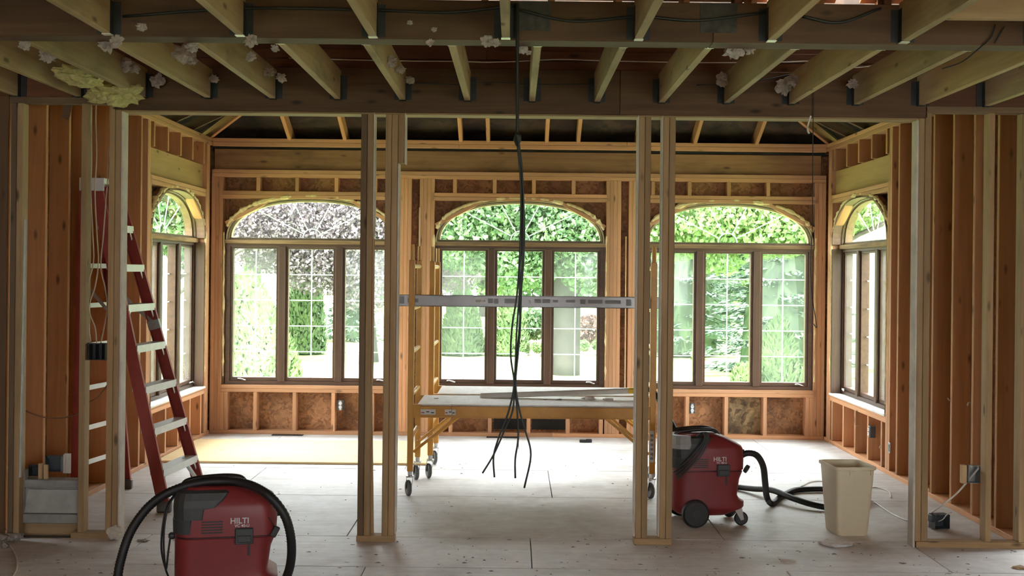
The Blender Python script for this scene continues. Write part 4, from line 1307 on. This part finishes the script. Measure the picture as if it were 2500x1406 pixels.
for i, x in enumerate((100, 113)):
    o = bx('wood_block', at(x - 5, 1140, 7.6).x, at(x + 5, 1140, 7.6).x, 7.585, 7.61, at(x, 1170, 7.6).z, at(x, 1130 + 4 * i, 7.6).z, 'lath_wood')
    tag(o, ('pale wooden block with dark smears standing on the duct', 'clean pale wooden block standing on the duct')[i], 'wood block')
# box on the right partition bay
p = at(2374, 1157, 7.62)
rb_ = make_box('wall_box', p, (0.075, 0.07, 0.11), 'galvanised', 'metal wall box with wooden spacer on the partition stud')
bx('spacer', -0.075, -0.042, -0.02, 0.02, -0.06, 0.06, 'lath_wood', rb_)
p = on_floor(2293, 1291, 0.0)
fb = make_box('floor_box', (p.x, p.y, 0.055), (0.11, 0.08, 0.095), 'box_blue', 'loose blue-grey electrical box lying on the floor behind the partition plate', rz=0.2)
bx('tab', -0.075, -0.05, -0.03, 0.02, 0.0, 0.045, 'box_blue', fb)
tube('wire_end', [(-0.02, -0.02, 0.0), (0.0, -0.045, 0.02), (0.02, -0.06, 0.055), (0.06, -0.05, 0.065)], 0.0035, 'cable_white', fb, 5, 4)

# outlets of the sunroom
def outlet(loc, rz, label):
    e = empty('outlet', loc, rz, label, 'outlet')
    merge_boxes('box', [(-0.03, 0.03, 0.0, 0.05, -0.052, 0.052)], 'box_blue', e, None, 0.002)
    bx('yoke', -0.012, 0.012, -0.006, 0.0, -0.052, 0.052, 'chrome', e)
    for z in (-0.02, 0.02):
        f = lathe('receptacle', [(0.017, 0.0), (0.0165, 0.006)], (0, -0.004, z), (0, -1, 0), 'sill_white', e, 14)
        for s in (-1, 1):
            bx('slot', s * 0.006 - 0.0012, s * 0.006 + 0.0012, -0.0108, -0.0098, z - 0.003, z + 0.006, 'black_plastic', f, 0)
    return e
p = at(831, 989, YB); outlet((p.x, YB - 0.005, p.z), 0, 'white duplex outlet in the wall below the purple-tree window')
p = at(1690, 997, YB); outlet((p.x, YB - 0.005, p.z), 0, 'white duplex outlet in the wall below the spruce window')
outlet((XR - 0.004, 10.72, 0.30), -PI / 2, 'white duplex outlet low on the side wall by the bin')
outlet((XL + 0.004, 10.45, 0.28), PI / 2, 'white duplex outlet low on the side wall behind the ladder')
sw = empty('switch', (XR - 0.002, 10.14, 0.24), -PI / 2, 'small metal bracket fixed low on the jamb studs by the bin', 'bracket')
merge_boxes('plate', [(-0.03, 0.03, -0.006, 0.0, -0.045, 0.045), (-0.012, 0.012, -0.012, -0.004, -0.03, 0.03)], 'galvanised', sw, None, 0.002)

# wire ends poking out of the side studs
for i, (X, y, z, s) in enumerate(((XR, 8.83, 0.80, 1), (XR, 8.45, 0.82, 1), (XR, 9.6, 0.44, 1), (XR, 10.45, 0.22, 1), (XR, 11.2, 0.3, 1))):
    o = tube('wire_stub', [(X + 0.06, y - 0.0, z), (X + 0.03, y - 0.03, z - 0.005), (X - 0.0, y - 0.06, z + 0.0), (X - 0.02, y - 0.09, z + 0.015 - 0.03 * (i % 2))], 0.006, 'cable_tan', None, 6, 4)
    tag(o, 'short stub of tan cable poking out between side wall studs', 'cable stub', 'cable stubs in the side wall by the bin')
# brown cable in the ladder side bay, conduit on the end stud, galvanised duct
o = tube('brown_cable', [at(57, 1000, 7.6), at(75, 1008, 7.62), at(105, 1018, 7.64), at(150, 1020, 7.64), at(190, 1009, 7.62), at(212, 985, 7.575), at(240, 968, 7.575), at(262, 940, 7.575)], 0.005, 'cable_brown', None, 6, 6)
tag(o, 'brown cable sagging across the narrow stud bay beside the ladder', 'cable')
o = cyl('conduit', at(63, 535, 7.46), at(50, 1165, 7.46), 0.008, 'galvanised', None, 10)
tag(o, 'thin metal conduit running down the end stud beside the plywood', 'conduit')
du = empty('metal_duct', (-2.96, 7.585, 0.05), 0, 'galvanised metal duct boot standing low between partition studs', 'duct')
bx('duct_body', -0.19, 0.185, -0.02, 0.07, 0.035, 0.305, 'galvanised', du)
plate('duct_front', [(-0.165, 0.045 + 0.05), (0.185, 0.045 + 0.05), (0.185, 0.245), (-0.14, 0.245)], -0.04, -0.021, 'galvanised_light', du)
bx('duct_flange', -0.195, 0.186, -0.05, -0.02, 0.03, 0.09, 'galvanised', du)
bx('duct_flange', -0.195, 0.186, -0.034, -0.02, 0.255, 0.305, 'galvanised', du)
bx('duct_side', -0.2, -0.165, -0.045, 0.02, 0.06, 0.37, 'galvanised_light', du)
bx('duct_support', -0.2, 0.18, 0.0, 0.07, -0.05, 0.04, 'post_wood', du)
# torn flap of black paper and rubble by the corner
o = plate('paper_flap', [(0, 0), (0.055, 0.0), (0.03, -0.11), (0.02, -0.14), (-0.03, -0.12)], 0, 0.004, 'brown_ply', None)
o.location = at(160, 240, 7.62)
tag(o, 'torn dark paper flap hanging from the top plate', 'paper')
for i, (x, y, w) in enumerate(((12, 1312, 0.05), (38, 1308, 0.045), (55, 1302, 0.03), (20, 1325, 0.03))):
    p = on_floor(x, y, 0.02)
    tag(lump('plaster_lump', (p.x, p.y - 0.05, w * 0.5), (w, w * 0.7, w * 0.6), 'scrap', None, i + 60, 0.6, 2), 'grey plaster lump on the floor against the plywood wall', 'rubble', 'plaster lumps by the plywood')
p = at(290, 1302, 7.46)
tag(lump('plaster_lump', (p.x - 0.02, 7.45, 0.045), (0.05, 0.03, 0.045), 'drywall', None, 71, 0.5, 3), 'broken drywall clod stuck at the foot of the double post', 'rubble')

# insulation: yellow batt and torn grey tufts on the joists
ib = lump('insulation_batt', at(283, 226, 7.22), (0.15, 0.12, 0.075), 'insulation_yellow', None, 5, 0.55, 4, 2.0)
tag(ib, 'yellow glass wool batt sagging from the joists above the double post', 'insulation')
ib = lump('insulation_batt', at(195, 186, 6.72), (0.11, 0.22, 0.05), 'insulation_yellow', None, 9, 0.4, 4, 2.0)
tag(ib, 'olive glass wool batt tucked between the joists above the narrow bay', 'insulation')
tufts = [(262, 106, 5.6, .05), (285, 98, 5.43, .03), (612, 100, 5.43, .035), (468, 116, 5.6, .03), (672, 118, 5.6, .022), (300, 158, 7.0, .06), (328, 168, 7.05, .035), (452, 130, 6.3, .06), (470, 148, 6.45, .03),
         (655, 176, 7.1, .04), (686, 190, 7.1, .035), (385, 198, 7.4, .05), (612, 138, 6.2, .03), (522, 192, 7.35, .03), (60, 110, 5.6, .03), (120, 135, 6.1, .05), (1190, 100, 5.43, .035), (1210, 104, 5.43, .025),
         (1050, 104, 5.43, .02), (1275, 118, 5.6, .03), (1290, 128, 5.6, .015), (955, 150, 6.4, .035), (978, 170, 6.8, .03), (1000, 195, 7.3, .03), (1790, 122, 5.62, .05), (1830, 121, 5.62, .03), (1765, 195, 7.3, .05),
         (1915, 212, 7.35, .06), (1935, 195, 7.2, .04), (2082, 205, 7.3, .035), (345, 66, 5.43, .025), (1000, 55, 5.43, .014), (1060, 72, 5.43, .014)]
for i, (x, y, Y, w) in enumerate(tufts):
    p = at(x, y, Y)
    tag(lump('insulation_tuft', p, (w * 0.8, w * 0.6, w * 0.7), 'insulation_grey', None, i, 0.85, 3, 2.6), 'torn grey tuft of insulation caught on the ceiling joists', 'insulation', 'insulation tufts on the joists')

# floor rubbish large enough to pick out
o = merge_boxes('foam_offcut', [(-0.055, 0.055, -0.02, 0.02, 0, 0.028), (0.01, 0.07, -0.018, 0.022, 0, 0.034)], 'box_black', None, Matrix.Translation(on_floor(1428, 1080)), 0.004)
tag(o, 'small black offcut on the floor by the back wall', 'offcut')
for i, (x, y) in enumerate(((700, 1064), (1225, 1071))):
    p = on_floor(x, y)
    o = merge_boxes('floor_register', [(-0.16, 0.16, -0.04, 0.04, 0.0, 0.006)] + [(-0.15 + 0.03 * k, -0.14 + 0.03 * k, -0.03, 0.03, 0.006, 0.009) for k in range(11)], 'hanger_steel', None, Matrix.Translation((p.x, YB - 0.07, 0)))
    tag(o, ('dark floor vent set below the purple-tree window', 'dark floor vent set below the middle window')[i], 'floor vent')
for i, (x, y, w, m, lab) in enumerate(((2045, 1331, 0.11, 'paper_white', 'crumpled white paper on the floor before the waste bin'), (1925, 1372, 0.045, 'drywall', 'crumbled drywall piece on the floor before the red vacuum'),
                                       (1813, 1362, 0.018, 'scrap', 'small grey stone chip on the floor between vacuum and paper'), (2205, 1376, 0.022, 'scrap', 'small grey chip on the floor before the partition end'),
                                       (350, 1322, 0.04, 'scrap', 'flat grey scrap on the floor beside the arched hose'), (2490, 1388, 0.05, 'worn_wood', 'splintered wood piece on the floor before the partition plate'))):
    p = on_floor(x, y)
    tag(lump('floor_scrap', (p.x, p.y, w * 0.13), (w, w * 0.7, w * 0.16), m, None, i + 80, 0.8, 2), lab, 'scrap')
# fine debris nobody could count
bm = bmesh.new()
for i in range(620):
    Y = 5.6 + (7.6 - 5.6) * rnd.random() if i < 480 else 7.6 + 3.5 * rnd.random()
    X = (rnd.random() * 2 - 1) * (0.45 * Y if Y < 7.4 else 2.6)
    if Y > 10.3 and X < -0.6:
        continue
    w = 0.004 + 0.016 * rnd.random() ** 2.2
    a = rnd.random() * PI
    c0 = Vector((X, Y, 0.0))
    h = 0.002 + 0.005 * rnd.random()
    k = 4 + int(rnd.random() * 3)
    bot = [bm.verts.new(c0 + Vector((math.cos(a + 2 * PI * j / k) * w * (0.6 + 0.8 * rnd.random()), math.sin(a + 2 * PI * j / k) * w * 0.6 * (0.6 + 0.8 * rnd.random()), 0.0))) for j in range(k)]
    tip = bm.verts.new(c0 + Vector((0, 0, h)))
    for j in range(k):
        bm.faces.new((bot[j], bot[(j + 1) % k], tip))
tag(obj_bm('debris', bm, 'scrap'), 'fine grey crumbs and plaster dust strewn over the subfloor', 'debris', None, 'stuff')

# ================================================================== OUTSIDE
lawn = mesh('lawn', [(-70, YB + 0.2, GROUND), (70, YB + 0.2, GROUND), (70, 90, GROUND), (-70, 90, GROUND), (-70, -20, GROUND), (-3.5, -20, GROUND), (-3.5, YB + 0.2, GROUND), (3.6, YB + 0.2, GROUND), (3.6, -20, GROUND), (70, -20, GROUND)],
            [(0, 1, 2, 3), (4, 5, 6, 0), (8, 9, 1, 7)], 'lawn_green')
tag(lawn, 'sunlit lawn outside the arched windows', 'lawn', None, 'structure')

def leaf_cloud(blobs, n, size, flat=0.0):
    verts, faces = [], []
    tot = sum(b[3] * b[4] * b[5] for b in blobs)
    for (cx, cy, cz, rx, ry, rz) in blobs:
        for i in range(int(n * rx * ry * rz / tot)):
            while True:
                d = Vector((rnd.gauss(0, 1), rnd.gauss(0, 1), rnd.gauss(0, 1)))
                if d.length > 0.1:
                    break
            d.normalize()
            r = 0.45 + 0.6 * rnd.random() ** 0.6
            p = Vector((cx + d.x * rx * r, cy + d.y * ry * r, cz + d.z * rz * r))
            nrm = Vector((rnd.gauss(0, 1), rnd.gauss(0, 1), rnd.gauss(0, 0.7) + flat)).normalized()
            a = nrm.orthogonal().normalized()
            b = nrm.cross(a)
            t = rnd.random() * PI
            a, b = a * math.cos(t) + b * math.sin(t), b * math.cos(t) - a * math.sin(t)
            s = size * (0.55 + 0.9 * rnd.random())
            k = len(verts)
            verts += [p - a * s, p - b * s * 0.6 + nrm * s * 0.15, p + a * s, p + b * s * 0.6 + nrm * s * 0.15]
            faces.append((k, k + 1, k + 2, k + 3))
    return verts, faces

def tree(name, base, trunk_h, trunk_r, blobs, n, size, m, label, cat='tree', group=None, lean=0.0):
    t = empty(name, base, 0, label, cat, group)
    B = Vector(base)
    v, f = leaf_cloud([(b[0] - B.x, b[1] - B.y, b[2] - B.z, b[3], b[4], b[5]) for b in blobs], n, size)
    mesh('crown', v, f, m, t)
    if trunk_h:
        tr = tube('trunk', [(0, 0, -0.05), (lean * 0.3, 0, trunk_h * 0.35), (lean * 0.7, 0.05, trunk_h * 0.7), (lean, 0, trunk_h)], trunk_r, 'bark', t, 9, 4)
        for k in range(5):
            a = k * 1.3 + base[0]
            L = trunk_h * 0.5
            z0 = trunk_h * (0.5 + 0.09 * k)
            tube('branch', [(lean * 0.6, 0, z0), (lean + math.cos(a) * L * 0.5, math.sin(a) * L * 0.4, z0 + L * 0.35), (lean + math.cos(a) * L, math.sin(a) * L * 0.8, z0 + L * 0.6)], trunk_r * 0.35, 'bark', t, 6, 3)
    return t

def gpt(x, Y):
    p = at(x, 664, Y)
    return (p.x, Y, GROUND)

def cone_shrub(name, px, Y, h, r, n, m, label, cat='shrub', group=None, size=0.07, power=0.75):
    t = empty(name, gpt(px, Y), 0, label, cat, group)
    verts, faces = [], []
    for i in range(n):
        z = h * rnd.random() ** 1.25
        rr = r * (1 - (z / h) ** (1 / power)) ** power * (0.86 + 0.2 * rnd.random()) + 0.02
        rr *= 1 + 0.14 * mnoise.noise(Vector((z * 1.7, i % 7, px)))
        a = rnd.random() * 2 * PI
        p = Vector((math.cos(a) * rr, math.sin(a) * rr, z + 0.04))
        out = Vector((math.cos(a), math.sin(a), 0.5))
        up = Vector((rnd.gauss(0, 0.35), rnd.gauss(0, 0.35), 1)).normalized()
        sd = out.cross(up).normalized()
        s = size * (0.6 + 0.8 * rnd.random())
        k = len(verts)
        verts += [p - sd * s * 0.6, p + out * s * 0.4 - up * s * 0.3, p + sd * s * 0.6, p + up * s * 1.5 + out * s * 0.3]
        faces.append((k, k + 1, k + 2, k + 3))
    mesh('foliage', verts, faces, m, t)
    prof = [(r * 0.84 * (1 - (q / 8) ** (1 / power)) ** power + 0.01, h * 0.97 * q / 8 + 0.01) for q in range(9)]
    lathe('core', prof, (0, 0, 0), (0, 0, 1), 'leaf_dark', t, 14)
    return t

def spruce(px, Y, h, r, label, n=15000, sparse=False, z0=0.12):
    t = empty('spruce', gpt(px, Y), 0, label, 'tree')
    tube('trunk', [(0, 0, 0), (0, 0, h)], 0.10, 'bark', t, 8, 0)
    verts, faces = [], []
    nb = 115 if not sparse else 60
    for i in range(nb):
        z = z0 + (h - z0) * (i / nb)
        L = r * (1 - (z - z0) / (h - z0)) ** 0.85 * (0.75 + 0.4 * rnd.random()) + 0.08
        a = i * 2.4 + rnd.random() * 0.4
        d = Vector((math.cos(a), math.sin(a), 0))
        sd = Vector((-d.y, d.x, 0))
        for j in range(n // nb):
            q = rnd.random() ** 0.6
            spread = 0.24 * L * (1.15 - q) + 0.05
            p = d * (L * q) + sd * (rnd.gauss(0, 1) * spread * 0.6) + Vector((0, 0, z - 0.16 * L * q + 0.1 * L * q * q + rnd.gauss(0, 0.035)))
            v = (d + sd * rnd.gauss(0, 0.6) + Vector((0, 0, -0.25 + rnd.gauss(0, 0.25)))).normalized()
            w = v.cross(Vector((rnd.gauss(0, 0.5), rnd.gauss(0, 0.5), 1))).normalized()
            s = 0.105 * (0.6 + 0.8 * rnd.random())
            k = len(verts)
            verts += [p - w * s * 0.35, p + v * s * 0.9 - w * s * 0.2, p + v * s * 1.8, p + v * s * 0.6 + w * s * 0.35]
            faces.append((k, k + 1, k + 2, k + 3))
    mesh('needles', verts, faces, 'leaf_spruce', t)
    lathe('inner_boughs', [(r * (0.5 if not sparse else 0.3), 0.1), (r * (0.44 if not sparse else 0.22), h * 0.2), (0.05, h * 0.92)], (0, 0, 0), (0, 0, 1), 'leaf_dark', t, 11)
    return t

def blob(x, y, Y, rx, ry, rz):
    p = at(x, y, Y)
    return (p.x, Y, p.z, rx, ry, rz)

# purple-leaved tree
tree('purple_tree', gpt(914, 28), 4.4, 0.14, [blob(760, 500, 27.5, 2.0, 1.8, 1.7), blob(880, 560, 27, 1.2, 1.4, 1.5), blob(660, 560, 27.3, 1.1, 1.3, 1.0), blob(790, 640, 27.2, 1.1, 1.2, 0.75), blob(900, 690, 27, 0.8, 1.0, 0.7), blob(1080, 600, 28, 1.3, 1.3, 1.1), blob(1010, 480, 28, 1.5, 1.5, 1.5)],
     60000, 0.044, 'leaf_purple', 'purple-leaved tree filling the arch of one window', lean=-0.6)
tree('maple_tree', gpt(1385, 25), 5.0, 0.30, [blob(1270, 470, 25, 2.0, 1.8, 1.3), blob(1385, 560, 24.5, 1.3, 1.3, 1.0), blob(1150, 560, 24.6, 1.1, 1.2, 0.9), blob(1270, 640, 24.2, 0.85, 1.0, 0.55), blob(1450, 640, 24.2, 0.7, 0.9, 0.75), blob(1500, 480, 25, 1.5, 1.5, 1.2)],
     46000, 0.058, 'leaf_maple', 'green maple with a thick grey trunk outside the middle window')
tree('broadleaf_tree', gpt(2080, 20.8), 4.0, 0.12, [blob(1720, 510, 20.8, 1.25, 1.1, 0.68), blob(1880, 540, 20.8, 1.1, 1.1, 0.64), blob(1980, 470, 20.8, 1.35, 1.2, 0.9), blob(1630, 570, 21, 0.7, 0.9, 0.5), blob(1760, 640, 21, 0.4, 0.5, 0.22)],
     24000, 0.055, 'leaf_bright', 'bright green tree with branches reaching over the spruces', lean=-1.2)
tree('leafy_tree', (-6.7, 23.2, GROUND), 3.2, 0.11, [(-6.7, 23.2, 3.3, 0.9, 1.0, 1.3), (-6.3, 23.3, 2.2, 0.4, 0.5, 0.6)], 9000, 0.06, 'leaf_maple', 'leafy green tree outside the side window by the ladder')
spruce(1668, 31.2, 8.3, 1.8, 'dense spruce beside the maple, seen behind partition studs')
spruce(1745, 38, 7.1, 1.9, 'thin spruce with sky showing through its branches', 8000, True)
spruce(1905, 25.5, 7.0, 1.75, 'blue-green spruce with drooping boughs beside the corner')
spruce(862, 36, 2.9, 0.75, 'small distant blue-green spruce beside the pale house', 5000)
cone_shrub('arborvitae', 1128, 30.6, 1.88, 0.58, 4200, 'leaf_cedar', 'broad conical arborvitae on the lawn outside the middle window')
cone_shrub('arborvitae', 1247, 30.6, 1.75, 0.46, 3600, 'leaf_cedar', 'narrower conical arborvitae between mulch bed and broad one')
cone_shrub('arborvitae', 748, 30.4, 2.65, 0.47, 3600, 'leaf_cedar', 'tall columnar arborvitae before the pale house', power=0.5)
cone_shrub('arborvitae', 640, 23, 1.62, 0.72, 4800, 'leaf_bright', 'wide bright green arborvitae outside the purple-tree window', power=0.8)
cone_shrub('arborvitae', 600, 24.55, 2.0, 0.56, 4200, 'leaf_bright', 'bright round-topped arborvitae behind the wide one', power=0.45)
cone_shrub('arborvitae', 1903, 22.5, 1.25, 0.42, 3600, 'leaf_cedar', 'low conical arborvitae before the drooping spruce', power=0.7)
cone_shrub('round_shrub', 1818, 22, 0.42, 0.2, 900, 'leaf_bright', 'small yellow-green shrub beside the low arborvitae', power=0.45, size=0.05)
tree('round_shrub', gpt(1435, 31), 0, 0, [blob(1437, 805, 31, 0.40, 0.4, 0.38)], 2200, 0.05, 'leaf_red', 'round reddish shrub in the mulch bed', 'shrub')
tree('leafy_shrub', gpt(1318, 31.5), 0, 0, [blob(1305, 790, 31.5, 0.45, 0.4, 0.42), blob(1345, 785, 31.7, 0.4, 0.4, 0.45)], 2200, 0.06, 'leaf_maple', 'leafy green shrub beside the maple trunk', 'shrub')
tree('leafy_shrub', gpt(1530, 27.6), 0, 0, [blob(1530, 805, 27.6, 0.5, 0.4, 0.55)], 1600, 0.06, 'leaf_maple', 'leafy green shrub between maple and dense spruce', 'shrub')
for i, x in enumerate((1312, 1345, 1425, 1460)):
    tree('low_plant', gpt(x, 30.2), 0, 0, [blob(x, 848 - 2 * i, 30.2, 0.16, 0.16, 0.14)], 420, 0.04, 'leaf_bright', 'small low plant at the edge of the mulch bed', 'plant', 'plants along the mulch bed')
for i, (x, Y, w) in enumerate(((1395, 31.2, 1.25), (1775, 28.2, 0.7))):
    o = lathe('mulch_bed', [(w, 0.0), (w * 0.96, 0.03), (w * 0.6, 0.1), (w * 0.05, 0.13)], gpt(x, Y), (0, 0, 1), 'mulch', None, 26)
    tag(o, ('mulch bed round the maple outside the middle window', 'mulch bed under the thin spruce')[i], 'mulch bed')
for i, (x, w) in enumerate(((1275, 0.12), (1310, 0.09), (1355, 0.11), (1480, 0.1))):
    p = gpt(x, 29.9)
    tag(lump('edging_stone', (p[0], p[1], GROUND + w * 0.4), (w * 1.3, w, w * 0.8), 'stone', None, i + 40, 0.4, 2), 'pale rock edging the mulch bed by the maple', 'rock', 'rocks edging the mulch bed')
# trees filling the distance
far = [(330, 4.0, 'leaf_maple'), (470, 3.8, 'leaf_bright'), (640, 3.2, 'leaf_maple'), (800, 3.5, 'leaf_dark'), (990, 3.0, 'leaf_maple'), (1180, 3.2, 'leaf_bright'), (1330, 3.0, 'leaf_maple'), (1520, 3.6, 'leaf_dark'), (1690, 2.6, 'leaf_maple'), (1880, 3.4, 'leaf_bright'), (2060, 4.0, 'leaf_maple'), (2200, 4.0, 'leaf_dark')]
far = [(x, (52, 57, 62, 67)[i % 4], r, m) for i, (x, r, m) in enumerate(far)]
kinds = {'leaf_bright': 'bright green tree standing far beyond the lawn', 'leaf_maple': 'mid green tree standing far beyond the lawn', 'leaf_dark': 'dark green tree standing far beyond the lawn'}
for i, (x, Y, r, m) in enumerate(far):
    g = gpt(x, Y)
    tree('distant_tree', g, 3.0, 0.2, [(g[0], Y, 1.9 + 0.5 * (i % 3), r, 2.0, 2.0 + 0.3 * (i % 2)), (g[0] + 0.8, Y, 4.4, r * 0.7, 1.6, 1.5)], 2600, 0.22, m, kinds[m], 'tree', 'trees beyond the lawn: ' + m.split('_')[1])

def house(loc, w, d, h, label, win):
    e = empty('neighbouring_house', loc, 0, label, 'house')
    bx('wall', 0, w, 0, d, 0, h, 'siding_white', e, 0)
    n = int(h / 0.2)
    for k in range(n):
        quadv = [(0 - 0.012, -0.004, k * 0.2), (w + 0.012, -0.004, k * 0.2), (w + 0.012, -0.02, k * 0.2), (-0.012, -0.02, k * 0.2)]
        bx('siding_board', -0.02, w + 0.02, -0.022, -0.001, k * 0.2, k * 0.2 + 0.185, 'siding_white', e, 0.008)
        bx('siding_board', -0.022, -0.001, -0.02, d, k * 0.2, k * 0.2 + 0.185, 'siding_white', e, 0.008)
        bx('siding_board', w + 0.001, w + 0.022, -0.02, d, k * 0.2, k * 0.2 + 0.185, 'siding_white', e, 0.008)
    plate('roof', [(-0.5, h), (w + 0.5, h), (w / 2, h + w * 0.3)], -0.5, d + 0.5, 'roof_shingle', e)
    for (x0, x1, z0, z1) in win:
        f = ring('window', rect(x0, x1, z0, z1), rect(x0 + 0.06, x1 - 0.06, z0 + 0.06, z1 - 0.06), -0.05, 0.0, 'siding_white', e)
        bx('window_pane', x0 + 0.05, x1 - 0.05, -0.032, -0.024, z0 + 0.05, z1 - 0.05, 'glass_dark', f, 0)
    return e
p0 = gpt(640, 38)
house((p0[0], 38, GROUND), 2.75, 5, 2.6, 'small pale house seen beyond the columnar arborvitae', ((2.35, 2.62, 0.9, 2.0),))
house((8.3, 20.5, GROUND), 8, 14, 5.5, 'pale sided house outside the side window by the bin', ((2.0, 3.0, 1.0, 2.4), (5, 6, 1.0, 2.4)))
house((-16.3, 22.0, GROUND), 8, 14, 5.5, 'pale sided house outside the side window by the ladder', ((2.0, 3.0, 1.0, 2.4), (5, 6, 1.0, 2.4)))
